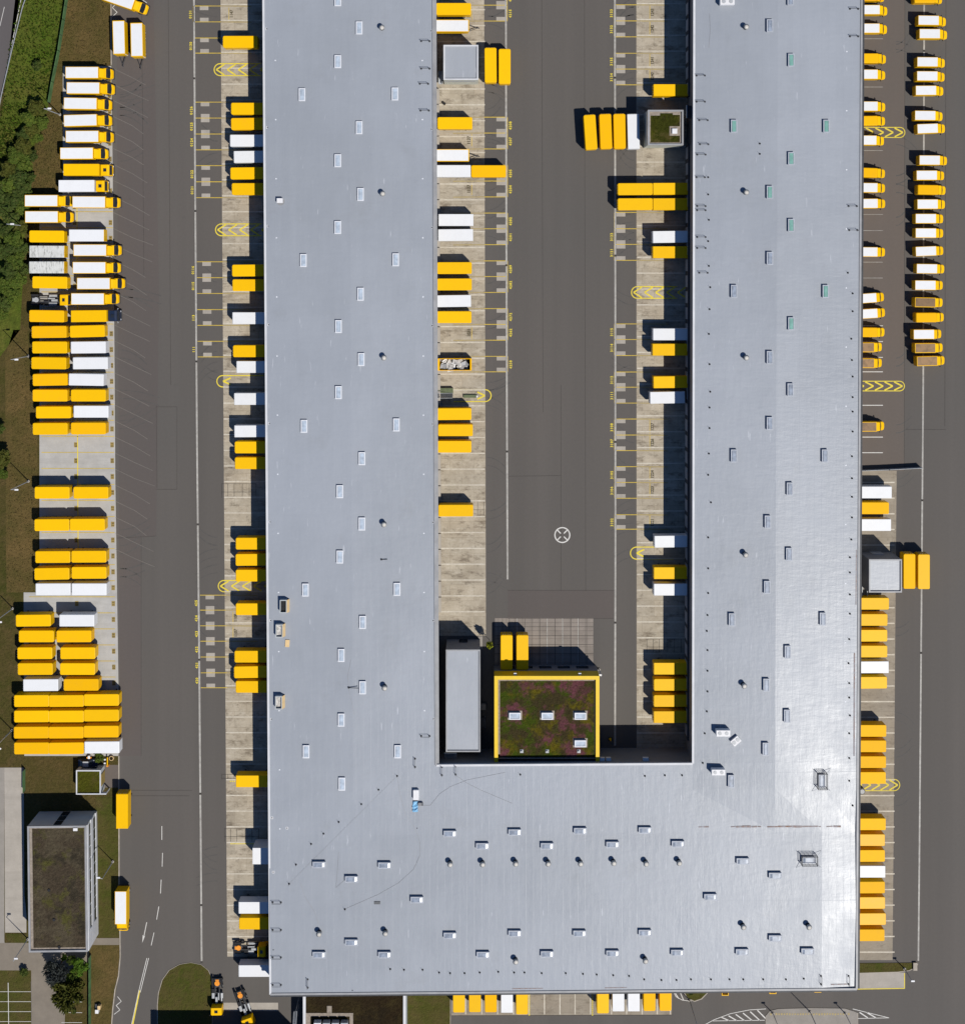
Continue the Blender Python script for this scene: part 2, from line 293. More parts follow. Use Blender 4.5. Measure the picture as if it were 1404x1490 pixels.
YEL = (0.80, 0.445, 0.0003)
M = {
 'yellow': paint('yellow_paint', YEL, dirt=(0.50,0.27,0.008), damt=0.14, tint=0.055, spec=0.14, ribs=0.07),
 'amber': paint('faded_yellow_paint', (0.80, 0.418, 0.004), dirt=(0.55,0.30,0.03), damt=0.22, tint=0.06, spec=0.05),
 'glint': paint('glint_yellow_paint', (0.80, 0.42, 0.006), dirt=(0.60,0.36,0.08), damt=0.3, tint=0.04, spec=0.17),  # same yellow with sun glint put into paler blotches and extra specular
 'white': paint('white_paint', (0.70, 0.70, 0.70), dirt=(0.38,0.36,0.32), damt=0.10, tint=0.025, ribs=0.16),
 'plainwhite': paint('plain_white_paint', (0.70, 0.70, 0.70), dirt=(0.4,0.38,0.35), damt=0.14, tint=0.03, ribs=0.07),
 'dirty': paint('stained_white_paint', (0.60, 0.60, 0.56), dirt=(0.3,0.3,0.24), damt=0.5, tint=0.02, streak=0.95),
 'navy': paint('navy_paint', (0.012, 0.022, 0.05), damt=0.05, rough=0.3),
 'brown': paint('translucent_brown_roof', (0.26, 0.15, 0.065), dirt=(0.05,0.035,0.02), damt=0.85, tint=0.3),
 'glass': flat('dark_glass', (0.018,0.022,0.028), 0.12, 0.6, 0.2),
 'black': flat('black_rubber', (0.02,0.02,0.022), 0.8, 0.2, 0.2),
 'chassis': flat('dark_steel', (0.035,0.037,0.042), 0.6, 0.4, 0.3),
 'steel': flat('galvanised_steel', (0.36,0.37,0.38), 0.45, 0.5, 0.12),
 'orange': flat('orange_grease', (0.75,0.27,0.02), 0.35, 0.5, 0.2),
 'asphalt': asphalt('asphalt', (0.105, 0.095, 0.085), 0.24),
 'asphalt_warm': asphalt('asphalt_warm', (0.120, 0.100, 0.085)),
 'asphalt_rose': asphalt('asphalt_new', (0.099, 0.085, 0.077), 0.10),
 'asphalt_road': asphalt('asphalt_road', (0.105, 0.094, 0.092), 0.2),
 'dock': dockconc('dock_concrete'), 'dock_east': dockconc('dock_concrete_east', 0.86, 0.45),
 'slab': concrete('parking_concrete', (0.40, 0.385, 0.36), (0.22,0.20,0.175), 0.45, (0.12, 1.2, 1)),
 'pads': concrete('concrete_pads', (0.36, 0.325, 0.28), (0.2,0.175,0.145), 0.3, joint=0.0),
 'tile': concrete('slab_tiles', (0.25, 0.215, 0.185), (0.10,0.085,0.07), 0.35, (0.6,0.6,1), joint=1.75),
 'pave': concrete('paving', (0.27, 0.245, 0.215), (0.15,0.13,0.11), 0.35, (0.5,0.5,1), joint=0.0),
 'path': concrete('block_path', (0.20, 0.17, 0.135), (0.12,0.10,0.08), 0.35, (0.5,0.5,1), joint=0.0),
 'kerb': flat('kerb_stone', (0.34,0.30,0.25), 0.9, 0.2, 0.2, 0.8, rnd=False),
 'wline': worn('white_line_paint', (0.42,0.40,0.36), (0.16,0.145,0.13), 0.7),
 'wbright': worn('fresh_white_paint', (0.62,0.60,0.56), (0.25,0.23,0.2), 0.4),
 'dline': worn('dock_line_paint', (0.56,0.51,0.42), (0.33,0.28,0.21), 0.75),
 'wfaint': worn('faint_line_paint', (0.155,0.135,0.118), (0.10,0.09,0.08), 0.9),
 'yline': worn('yellow_line_paint', (0.60,0.42,0.035), (0.16,0.13,0.08), 0.5),
 'ybright': worn('fresh_yellow_paint', (0.74,0.58,0.03), (0.26,0.21,0.08), 0.4),
 'ypale': worn('pale_yellow_paint', (0.36,0.275,0.10), (0.27,0.22,0.15), 0.8),
 'ochre': worn('ochre_plate_paint', (0.32,0.22,0.045), (0.12,0.10,0.06), 0.5),
 'dtext': worn('dark_number_paint', (0.055,0.045,0.02), (0.12,0.09,0.04), 0.5),
 'joint': flat('dark_joint', (0.055,0.05,0.045), 0.9, 0.1, 0.2, rnd=False),
 'grass': grassmat('lawn', [(0.098,0.074,0.024),(0.066,0.066,0.014),(0.125,0.086,0.034)], s3=1.6, dark=0.55),
 'meadow': grassmat('meadow', [(0.085,0.140,0.012),(0.145,0.128,0.030),(0.060,0.105,0.010)], 0.08, 0.3, 1.2, 0.65),
 'dry': grassmat('dry_grass', [(0.165,0.110,0.040),(0.120,0.088,0.030),(0.078,0.070,0.018)], 0.06, 0.22, 1.5, 0.5),
 'green': grassmat('green_lawn', [(0.066,0.078,0.012),(0.088,0.078,0.020),(0.115,0.086,0.032)], 0.1, 0.35, 1.4, 0.5),
 'roof': roofmat('roof_membrane', (0.280, 0.299, 0.328), 0.38, 0.24, 0.42),
 'roof_small': roofmat('annex_roof_membrane', (0.315, 0.332, 0.358), wrinkle=0.15),
 'wall': flat('grey_cladding', (0.20,0.20,0.205), 0.6, 0.4, 0.08, 0.3, rnd=False),
 'wall_light': flat('light_cladding', (0.42,0.44,0.44), 0.6, 0.4, 0.06, 0.3, rnd=False),
 'wall_cream': flat('cream_render', (0.50,0.50,0.42), 0.8, 0.3, 0.06, 0.3, rnd=False),
 'trim': flat('white_trim', (0.55,0.55,0.56), 0.55, 0.4, 0.08, 0.4, rnd=False),
 'gutter': flat('grey_flashing', (0.26,0.26,0.265), 0.5, 0.5, 0.15, 0.4, rnd=False),
 'yrim': flat('yellow_panel', (0.72,0.47,0.002), 0.5, 0.4, 0.04, rnd=False),
 'gravel': flat('gravel_strip', (0.26,0.22,0.18), 0.95, 0.1, 0.25, 2.0, rnd=False),
 'sedum_bright': sedum('sedum_flowering', [(0.062,0.048,0.020),(0.060,0.088,0.008),(0.135,0.110,0.010),(0.165,0.058,0.070)]),
 'sedum_brown': sedum('sedum_dry', [(0.082,0.062,0.040),(0.112,0.090,0.056),(0.105,0.098,0.028),(0.050,0.042,0.028)]),
 'sedum_green': sedum('sedum_moss', [(0.050,0.054,0.008),(0.085,0.086,0.010),(0.120,0.095,0.030),(0.050,0.036,0.016)]),
 'moss': sedum('moss_roof', [(0.085,0.088,0.009),(0.105,0.098,0.012),(0.075,0.070,0.010),(0.115,0.088,0.025)]),
 'soil': sedum('sedum_soil', [(0.036,0.024,0.012),(0.045,0.032,0.014),(0.055,0.040,0.016),(0.03,0.022,0.012)]),
 'pane': flat('skylight_pane', (0.40,0.46,0.53), 0.25, 0.55, 0.22, 1.2),
 'pane_grey': flat('grey_skylight_pane', (0.24,0.275,0.335), 0.3, 0.5, 0.3, 1.2),
 'frame_grey': flat('grey_skylight_frame', (0.34,0.36,0.40), 0.5, 0.4, 0.15),
 'tyre': worn('tyre_mark', (0.050,0.046,0.042), (0.078,0.071,0.064), 1.2),
 'pane_green': flat('green_skylight_pane', (0.17,0.34,0.29), 0.25, 0.55, 0.15, 1.2),
 'frame': flat('skylight_frame', (0.62,0.63,0.66), 0.5, 0.4, 0.06),
 'unit': flat('white_unit', (0.66,0.65,0.65), 0.5, 0.4, 0.08),
 'cap': flat('vent_cap', (0.50,0.47,0.42), 0.5, 0.4, 0.15),
 'rust': worn('rust_stain', (0.20,0.095,0.05), (0.27,0.27,0.29), 1.3),
 'cream': flat('cream_panel', (0.62,0.44,0.22), 0.5, 0.3, 0.1),
 'tarp': flat('blue_tarp', (0.20,0.42,0.62), 0.5, 0.4, 0.25, 3.0),
 'scrap': flat('scrap_sheet', (0.42,0.40,0.37), 0.5, 0.5, 0.6, 2.0),
 'screen': flat('green_mesh_screen', (0.085,0.16,0.065), 0.9, 0.1, 0.3, 0.6, rnd=False),
 'wood': flat('bark', (0.06,0.042,0.028), 0.95, 0.1, 0.3),
 'steps': flat('olive_steps', (0.10,0.12,0.06), 0.7, 0.3, 0.2),
}
def leafmat(name, c0, c1, c2):
    m, nt, N, B = newmat(name); v = coords(nt, rnd=True)
    a = mix(nt, noise(nt, v, 0.5, 5, 0.7, 0.35, 0.65), c0, c1); a = mix(nt, noise(nt, v, 1.9, 4, 0.7, 0.5, 0.72), a, c2)
    oi = node(nt, 'ShaderNodeObjectInfo'); a = mix(nt, mul(nt, oi.outputs['Random'], 0.35), a, tuple(x*0.5 for x in c0))
    nt.links.new(a, B.inputs['Base Color']); B.inputs['Roughness'].default_value = 0.8; B.inputs['Specular IOR Level'].default_value = 0.15
    return m
M['leaf_lime'] = leafmat('leaf_lime', (0.38,0.38,0.02), (0.25,0.30,0.02), (0.50,0.48,0.04))
M['leaf'] = leafmat('leaf_green', (0.045,0.078,0.009), (0.085,0.115,0.014), (0.120,0.118,0.022))
M['leaf_dark'] = leafmat('leaf_dark', (0.032,0.055,0.009), (0.058,0.082,0.013), (0.088,0.080,0.022))
M['leaf_blue'] = leafmat('leaf_blue', (0.050,0.054,0.052), (0.030,0.036,0.030), (0.07,0.072,0.066))
M['leaf_olive'] = leafmat('leaf_olive', (0.070,0.074,0.010), (0.045,0.056,0.008), (0.105,0.088,0.018))
M['leaf_bright'] = leafmat('leaf_bright', (0.065,0.125,0.008), (0.045,0.095,0.008), (0.10,0.15,0.012))

# ---------------------------------------------------------------- ground sheets (structure)
def sheet(name, pts, z, mat, holes=None):
    mb = MB(); mb.poly([P(x, y, z) for x, y in reversed(pts)])
    o = mb.build(name, mat); 
    if o.data.polygons[0].normal.z < 0: o.data.flip_normals()
    return tag(o, kind='structure')
g = MB(); g.poly([(-2500,-2500,0),(2500,-2500,0),(2500,2500,0),(-2500,2500,0)]); tag(g.build('ground', M['grass']), kind='structure')
ASPH = [(162,-120),(163,95),(164,200),(167,500),(169,700),(171,870),(173,1000),(173,1105),(173,1290),(175,1350),(175.5,1392),(173,1420),(168,1440),(164.5,1470),(162,1500),(160,1600),(1520,1600),(1520,-120)]
sheet('asphalt_yard', ASPH, 0.02, M['asphalt'])
sheet('asphalt_lane', [(1244,-120),(1316.5,-120),(1315,685),(1236,685)], 0.028, M['asphalt_warm'])
sheet('asphalt_patch', [(739,859),(893,859),(893,900),(739,900)], 0.028, M['asphalt_rose'])
0 and sheet('asphalt_lane_edge', [(1376,-120),(1520,-120),(1520,1300),(1376,900)], 0.026, M['asphalt_rose'])
sheet('asphalt_bay_band', [(170,-120),(222,-120),(232,420),(228,780),(205,782),(206,1100),(175,1100)], 0.026, M['asphalt_rose'])
sheet('road', [(-260,-560),(140,-560),(31,0),(0,153),(-60,430),(-190,1100),(-420,1100)], 0.02, M['asphalt_road'])
sheet('meadow', [(36,-120),(117,-120),(97,0),(84,85),(74,125),(70,160),(55,200),(40,240),(40,290),(30,480),(0,520),(-60,520),(-60,460),(5,155)], 0.02, M['meadow'])
sheet('dry_grass_strip', [(97,-120),(161,-120),(162,95),(93,96),(92,160),(90,283),(44,283),(45,240),(58,200),(72,160),(78,120),(86,85),(98,0)], 0.024, M['dry'])
sheet('grass_verge', [(40,480),(55,640),(56,860),(30,862),(10,862),(8,520),(20,480)], 0.02, M['dry'])
# left parking slab
sheet('parking_slab', [(92,96),(162.5,96),(164,200),(167,500),(168.5,700),(171,870),(173,1000),(173,1100),(36,1100),(35,862),(58,862),(58,283),(92,283)], 0.035, M['slab'])
# dock strips
sheet('dock_apron', [(320.5,-120),(396,-120),(400,1392),(331,1392)], 0.035, M['dock'])
sheet('dock_apron', [(630,-120),(704,-120),(706.5,700),(707,925),(636,925)], 0.035, M['dock'])
sheet('dock_apron', [(925.5,-120),(1002,-120),(1000,1090),(926,1090)], 0.035, M['dock'])
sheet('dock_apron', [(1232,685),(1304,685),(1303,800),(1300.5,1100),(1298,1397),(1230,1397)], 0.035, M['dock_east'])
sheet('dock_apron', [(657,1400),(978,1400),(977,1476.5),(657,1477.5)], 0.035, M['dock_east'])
sheet('slab_tiles', [(720,899.5),(863,899.5),(863,968),(720,968)], 0.035, M['tile'])
sheet('slab_tiles_strip', [(720,960),(727,960),(727,978),(720,978)], 0.031, M['tile'])
sheet('walkway_slab', [(696,926),(702,926),(702,945),(696,945)], 0.04, M['pave'])
# courtyard pad in front of the shadowed southern dock
sheet('concrete_strip', [(325,1459),(405,1459),(405,1471),(325,1471)], 0.035, M['pads'])
# bottom left paving
sheet('pavement', [(-80,1117),(7,1117),(7,1370),(10,1385),(-80,1385)], 0.022, M['pave'])
sheet('pavement_bay', [(7,1117),(35,1117),(36,1300),(39,1332),(39,1357),(8,1357)], 0.024, M['pads'])
sheet('block_path', [(-80,1372),(130,1372),(130,1400),(96,1440),(92,1600),(46,1600),(46,1412),(-80,1412)], 0.026, M['path'])
sheet('forecourt', [(152,1113),(173,1113),(173,1146),(152,1146)], 0.03, M['asphalt_warm'])
sheet('footpath', [(136,1365),(174,1365),(174,1375),(130,1375)], 0.03, M['path'])
sheet('green_bed', [(10,1359),(41,1359),(41,1372),(16,1372),(11,1367)], 0.05, M['green'])
sheet('grass_parking', [(-80,1412),(45,1412),(46,1600),(-80,1600)], 0.03, M['green'])
sheet('lawn_strip', [(130,1375),(174,1375),(173,1420),(164,1470),(160,1600),(130,1600)], 0.03, M['dry'])
sheet('lawn_strip', [(140,1160),(172,1160),(173,1364),(141,1364)], 0.03, M['green'])
isl = [(230,1560),(230,1462),(231.5,1445),(237,1426),(247,1412),(262,1403.5),(278,1401),(293,1404),(303,1412),(308,1422),(309,1462),(309,1560)]
def grow(pts, d):
    cx = sum(p[0] for p in pts)/len(pts); cy = sum(p[1] for p in pts)/len(pts); out = []
    for x, y in pts:
        l = math.hypot(x-cx, y-cy); out.append((x+(x-cx)/l*d, y+(y-cy)/l*d))
    return out
def kerbed(name, pts, grassm, kerbm=None, h=0.12, d=1.0):
    mb = MB(); ring = [P(x,y,0) for x,y in grow(pts, d)]; mb.prism(list(reversed(ring)), 0.0, h)
    o = mb.build('kerb', kerbm or M['kerb']); tag(o, kind='structure')
    if o.data.polygons[0].normal.z < 0: o.data.flip_normals()
    return sheet(name, pts, h+0.012, grassm)
kerbed('grass_island', isl, M['green'])
kerbed('grass_island', [(994,1430),(1030,1430),(1030,1443),(1020,1453),(1010,1456.5),(1000,1452),(995,1443)], M['green'])
kerbed('grass_strip', [(1236,1402),(1325,1401),(1334,1402),(1332,1407),(1322,1412),(1306,1414),(1236,1416)], M['green'])
kerbed('grass_lawn', [(588,1400),(655,1400),(655,1476),(654,1560),(588,1560)], M['green'], d=0.8)
sheet('loading_pad', [(1236,1415.5),(1316,1415),(1316,1438.5),(1225,1440)], 0.06, M['pads'])
isl2 = [(1113,1560),(1114,1478),(1120,1471),(1132,1468),(1180,1467),(1228,1467.5),(1240,1471),(1247,1474),(1248,1560)]
kerbed('paved_island', isl2, M['pave'], d=0.7)

# ---------------------------------------------------------------- painted markings
ZP = 0.055
class Lines:
    def __init__(s): s.mb = MB()
    def line(s, pts, w, z=ZP):
        w *= CAMH/F/2
        for (x0,y0),(x1,y1) in zip(pts, pts[1:]):
            a, b = P(x0,y0,z), P(x1,y1,z); d = (b-a).normalized(); n = Vector((-d.y, d.x, 0))*w
            s.mb.poly([a-n, b-n, b+n, a+n]); z += 0.0006
    def rect(s, x0, y0, x1, y1, z=ZP): s.mb.poly([P(x0,y1,z),P(x1,y1,z),P(x1,y0,z),P(x0,y0,z)])
    def arc(s, cx, cy, r, a0, a1, w, n=14, z=ZP):
        w2 = w/2
        for k in range(n):
            a, b = R(a0+(a1-a0)*k/n), R(a0+(a1-a0)*(k+1)/n)
            s.mb.poly([P(cx+(r-w2)*math.cos(a), cy-(r-w2)*math.sin(a), z), P(cx+(r+w2)*math.cos(a), cy-(r+w2)*math.sin(a), z),
                       P(cx+(r+w2)*math.cos(b), cy-(r+w2)*math.sin(b), z), P(cx+(r-w2)*math.cos(b), cy-(r-w2)*math.sin(b), z)])
    def build(s, name, mat): return tag(s.mb.build(name, mat), kind='structure')

DL = Lines(); W_, WB, WF, Y_, YB, YP, JT, PL = (Lines() for _ in range(8))
PADS = Lines(); RUST = None
# long white channels
W_.line([(281.5,-120),(283,40),(284.4,280),(286,500),(287,640),(288.2,760),(290.3,960),(291.2,1080),(293,1280),(293.8,1400)], 2.6)
W_.line([(735.5,-120),(736,0),(736.6,290),(737.3,560),(738.4,843)], 2.6)
W_.line([(894.3,-120),(894.4,0),(895,420),(895.2,780),(894.6,1085)], 2.6)
W_.line([(1344.5,-120),(1344,0),(1342.6,560),(1341,760),(1339,1010),(1337,1250),(1335.5,1398)], 2.4)
for x, ys in ((283,(114,)),(284.7,(307,)),(286,(526,)),(288.2,(763,)),(290.3,(960,)),(292,(1155,)),(293.4,(1317,)),(293.8,(1400,)),
              (736.8,(386,)),(737.6,(657,)),(894.4,(113,)),(895,(372,643)),(894.9,(906,)),(1341.2,(728,)),(1339.6,(950,)),(1343.7,(74,))):
    for y in ys: JT.rect(x-1.5, y-1.5, x+1.5, y+1.5, ZP+0.012)
# asphalt seams
for pts in ([(206,782),(206,1100)],[(170,783),(228,780)],[(228,590),(229,710)],[(258,592),(258,712),(228,712)],[(228,592),(258,592)],[(816,560),(816,860)],[(740,693),(816,692)],[(739,859),(893,859)],[(739,900),(893,900)],[(1317,625),(1376,625)],[(1316,-60),(1315,685)],[(1376,-100),(1374,620)],[(166,1150),(280,1150)],[(166,1158),(276,1158)],[(206,-60),(210,400)],[(788,-60),(790,600)],[(850,-60),(852,860)],[(245,-60),(249,560)]):
    JT.line(pts, 0.45, 0.04)
# faint angled bay lines of the left lot
for k in range(31):
    y = 99 + 23.35*k; x0 = 164 + 0.0075*(y-99)
    WF.line([(x0, y),(x0+28, y+13.5),(x0+random.uniform(44,58), y+24+random.uniform(0,4))], 0.9)
# left slab bay lines
for k in range(34):
    y = 308 + 23.35*k
    if y > 1092: break
    x0, x1 = 58, 167 + 0.006*(y-400)
    if y > 862: x0 = 40
    Y_.line([(x0+3, y),(x1-2, y)], 1.0)
for k in range(44):
    y = 116 + 23.1*k
    if y > 1095: break
    xe = 162.5 + 0.0075*(y-116) - 0.3
    PL.rect(xe-5, y-3.6, xe, y+3.6)
    if y > 300: PL.rect(106.2 + 0.006*(y-300), y-3.6, 111.4 + 0.006*(y-300), y+3.6)
YB.line([(112.6,300),(113.4,640),(114.6,860)], 1.3)
# dock bay lines on concrete
def baylines(x0, x1, ys, mb=DL, w=1.9):
    for y in ys: mb.line([(x0, y),(x1, y)], w, ZP+random.uniform(0,0.004))
ysW = [145.6+23.2*k for k in range(-8, 20)] + [586.6+22.83*k for k in range(0, 36)]
[DL.line([(321.6+0.0069*y, y),(396, y)], 1.9, ZP+random.uniform(0,0.004)) for y in ysW if y < 1392]
ysE = [544.3+23.05*k for k in range(-30, 16)]; baylines(637, 705.5, ysE)
ysI = [5.2+23.07*k for k in range(-4, 47)]; baylines(926.5, 999, ysI)
ysR = [702+22.78*k for k in range(0, 31)]; baylines(1236, 1303-0.006*350, ysR)
for x in (677.5,701,724,747,769.5,792,814.5,836.5,859,889.5,911.5,934,956,975): DL.line([(x,1405),(x,1476)], 1.6)
JT.line([(657,1478),(978,1477)], 0.5)
for y in (56.4,126.6,219,312,335.5,381.4,404.5): W_.line([(1236,y),(1284,y)], 0.6)
for y in (474,497,520,541,589.7,636,658.7): WB.line([(1236,y),(1284,y)], 1.1)
# tiled joints in some bays
for x0, ya, yb in ((327,703,725),(690,728.7,751),(331,1205,1226),(327,1126,1135),(945,929,950)):
    wx = 18 if x0 == 690 else 50
    for dx in (0, 9, 18, 30, 40, 50):
        if dx <= wx: JT.line([(x0+dx-4, ya+1),(x0+dx-4, yb-1)], 0.5)
    JT.line([(x0-4, (ya+yb)/2+2),(x0+wx-4, (ya+yb)/2+2)], 0.5); JT.line([(x0-4, ya+0.8),(x0+wx-4, ya+0.8)], 0.4)
for x in (731,741,752.5,763.5,774.5,785.5,796,807.5,818.5,830,841,852): (W_ if x in (752.5,796,818.5,841) else JT).line([(x,900),(x,966)], 1.0 if x in (752.5,796,818.5,841) else 0.5)
for y in (912,925,938,951): JT.line([(720,y),(863,y)], 0.5)
# yellow numbered bays
GL = {}
def glyph(ch):
    if ch not in GL:
        cu = bpy.data.curves.new('glyph', 'FONT'); cu.body = ch; cu.size = 1.0; cu.resolution_u = 2; cu.offset = 0.035
        ob = bpy.data.objects.new('glyph', cu); me = bpy.data.meshes.new_from_object(ob)
        GL[ch] = ([tuple(v.co) for v in me.vertices], [tuple(p.vertices) for p in me.polygons])
        bpy.data.objects.remove(ob); bpy.data.meshes.remove(me)
    return GL[ch]
def text(mb, s, px, py, size, pitch, rot=90, z=ZP+0.008):
    """painted digits centred on px,py; rot in degrees counter-clockwise; sizes in pixels of the photograph"""
    k = CAMH/F; c, sn = math.cos(R(rot)), math.sin(R(rot)); o = P(px, py, z)
    for i, ch in enumerate(s):
        vs, fs = glyph(ch); off = (i-(len(s)-1)/2)*pitch
        mb.add([(o.x + ((v[0]*size-size*0.28+off)*c - (v[1]*size-size*0.35)*sn)*k, o.y + ((v[0]*size-size*0.28+off)*sn + (v[1]*size-size*0.35)*c)*k, z) for v in vs], fs)
TY, TD = MB(), MB()
def bays(groups, xl, xin, side, xs0, xs1, tx, texts, skew=0.0, drop=0):
    """groups of bay line ys; xl..xin the yellow lines; squares xs0..xs1; text column tx"""
    it = iter(texts)
    for gset in groups:
        for i, y in enumerate(gset):
            d = skew*y
            Y_.line([(xl+d, y),(xin+d, y)], 1.1)
            YP.line([(xin+d, y+1.2*side*0),(xin+d+side*45, y+0.4)], 1.6, ZP+0.003)
            a = y-6 if i > 0 else y; b = y+6 if i < len(gset)-1 else y
            PADS.rect(xs0+d, a, xs1+d, b, 0.045)
        d = skew*gset[0]
        Y_.line([(tx+d+side*4.3, gset[0]),(tx+skew*gset[-1]+side*4.3, gset[-1])], 1.1)
        for a, b in zip(gset, gset[1:]):
            t = next(it, None)
            if t: text(TY, t, tx+skew*a, (a+b)/2+0.5, 5.2, 3.1)
bays([(8.7,31.8),(55.3,77.3),(148.6,171.8,195,218),(241,264.5,287.6),(380.9,404,427),(450.5,473.4),(496.6,519.3),(866,887.8,910.6,933,956,979,1000.7)],
     283, 321, 1, 291, 303.6, 277.3, ['0131','0130','0126','0125','0124','0122','0121','0116','0115','113','111','425','424','423','422','421','420'], 0.0098)
bays([(-16,7.5,30.6),(170.5,193.6,216.7),(240.3,263.4,286.5),(310,332.8,356),(379.6,402.4,425.5),(449,472,495),(518.5,541)],
     738, 704, -1, 722, 735, 742.2, ['4216','4215','4208','4207','4205','4204','4202','4201','4289','4282','4272','4262','4258'], 0.0012)
bays([(7,30.4,53.6),(77.5,100.5,123.4),(309,332.8,355.6,378.8),(471.3,494,517.3),(541.3,563.4,586.5),(609.7,633,655.6),(679,702,725),(749,770)],
     893, 926, 1, 896.3, 909.3, 889.2, ['3133','3132','3135','3134',None,'3122','3121','3115','3114','3112','3111','3108','3107','3105','3104','3102'], 0.0008)
for y in (20, 204, 275, 484): text(TD, '1137' if y != 484 else '1031', 682, y, 6.6, 3.0); Y_.line([(686.3,y-9),(686.3,y+9)], 0.9)
for y, t in ((18,'1243'),(42,'1242'),(88,'1241'),(111,'1240'),(621,'1227'),(644,'1226'),(690,'1224'),(713,'1223'),(760,'1221')): text(TD, t, 948.6, y, 6.2, 2.9); Y_.line([(945.2,y-10),(945.2,y+10)], 0.9)
for y, t in ((20,'1147'),(899,'1108'),(921,'1107')): text(TD, t, 337 if y < 100 else 343, y, 6.2, 2.9); Y_.line([(333.5,y-9),(333.5,y+9)] if y < 100 else [(339.5,y-9),(339.5,y+9)], 0.9)
k0 = 0
for k in range(44):
    y = 116 + 23.1*k
    if y > 1095: break
    xe = 162.5 + 0.0075*(y-116) - 2.8
    text(TD, '%02d' % (44-k), xe, y, 4.6, 3.3, 90, ZP+0.01)
    if y > 300: text(TD, '%02d' % (88-k), 108.8 + 0.006*(y-300), y, 4.6, 3.3, 90, ZP+0.01)
# chevron boxes
def chev(x_tip, x_end, y0, y1, n, w=1.5, step=16.0, lw=2.1):
    s = 1 if x_end > x_tip else -1; r = (y1-y0)/2; cy = (y0+y1)/2; cx = x_tip + s*r
    YB.line([(cx, y0),(x_end, y0)], w); YB.line([(cx, y1),(x_end, y1)], w)
    YB.arc(cx, cy, r, 90, 270, w) if s > 0 else YB.arc(cx, cy, r, -90, 90, w)
    for k in range(n):
        xa = x_tip + s*(3 if n > 1 else 9) + s*step*k; dx = s*12
        ya, yb = (y0+1, y1-1) if n > 1 else (y0+3.5, y1-3.5)
        if n == 1: dx = s*11
        YB.line([(xa, cy),(xa+dx, ya)], lw+0.3*(n==1), ZP+0.004); YB.line([(xa, cy),(xa+dx, yb)], lw+0.3*(n==1), ZP+0.006)
chev(312, 380, 92.6, 110, 5); chev(314, 381, 325.8, 343, 5); chev(316, 384, 546.5, 563, 1); chev(318, 384, 844.6, 861, 5)
chev(714.5, 660, 567, 584.3, 1); chev(918.5, 985, 417, 434, 5); chev(917, 980, 796, 813.6, 1)
chev(1316, 1240, 185.3, 200, 5, 1.2, 14); chev(1315.3, 1240, 554.7, 568.8, 5, 1.2, 14); chev(1308.5, 1240, 1134, 1150.5, 5, 1.2, 13)
# yellow-black hazard strips
for x0, x1, y in ((336,369,1227.6),(335,343,1136.8)):
    x = x0
    while x < x1: YB.rect(x, y-1, x+1.6, y+1, ZP+0.01); x += 2.9
for x in (770, 861.8):
    y = 1444
    while y < 1476: YB.rect(x-1, y, x+1, y+1.6, ZP+0.01); y += 2.9
# circle with a cross
WB.arc(818, 778.5, 10.8, 0, 360, 1.7, 40)
for a in (45, 135, 225, 315): WB.line([(818+3.2*math.cos(R(a)), 778.5-3.2*math.sin(R(a))),(818+10*math.cos(R(a)), 778.5-10*math.sin(R(a)))], 1.6)
# traffic lines, lower left
for seg in ([(236,1202),(236,1222)],[(237,1241),(236.4,1261)],[(235,1280),(234,1300)],[(231.6,1319),(228.4,1338)],[(224.6,1357),(220.5,1375.6)]): WB.line(seg, 1.0)
for seg in ([(214.3,1394),(202,1444),(192,1490),(185,1520)],[(216.8,1394),(204.6,1444)]): WB.line(seg, 0.9)
YB.line([(203.3,1441),(193.5,1490),(187,1520)], 2.6, ZP-0.003)
WB.line([(214,1342),(210,1362)], 1.2); WB.mb.poly([P(207.4,1372,ZP),P(211.6,1361.5,ZP),P(208.2,1360.5,ZP)])
for pts in ([(171,4),(164,11),(171,18),(164,24)],[(171.5,1450),(177,1457),(169.5,1463),(175,1469.5),(166.5,1476)]): WB.line(pts, 0.9)
WB.line([(202,-4),(214,4)], 1.0)
# hatch areas, lower right
for s in range(2):
    ox = 0
WB.line([(1020,1494),(1038,1484),(1062,1475),(1090,1469.5),(1114,1468)], 0.9); WB.line([(1036,1485.5),(1112,1484.5)], 0.9)
for k in range(6): WB.line([(1049+k*10.5, 1480-k*2.0),(1060+k*11.2, 1485-k*0.1)], 1.6)
WB.line([(1240,1468),(1262,1473.5),(1293,1481)], 0.9); WB.line([(1246,1482),(1293,1481)], 0.9)
for k in range(2): WB.line([(1250+k*11, 1473+k*0.6),(1262+k*12, 1481)], 1.6)
WB.line([(979,1442),(983,1450),(992,1455),(1005,1457)], 0.9); WB.line([(988,1441),(994,1455)], 1.2); WB.line([(981,1443),(987,1453)], 1.2)
YP.line([(1037,1440),(1240,1439)], 1.2)
YB.line([(1225,1439.6),(1315.5,1438.2),(1315.5,1416)], 1.2, 0.08)
for k in range(30): YP.rect(1120+k*3.9, 1474+random.uniform(0,.8), 1122.4+k*3.9, 1477.6-random.uniform(0,1), 0.15)
# roadside
WB.line([(117,-420),(31,0),(0,153),(-60,428)], 0.9)
for k in range(-12, 14): WB.line([(7-k*13, 10+k*62),(0.5-k*13, 38+k*62)], 0.7)
WB.line([(-55,-120),(-80,0),(-120,200)], 0.9)
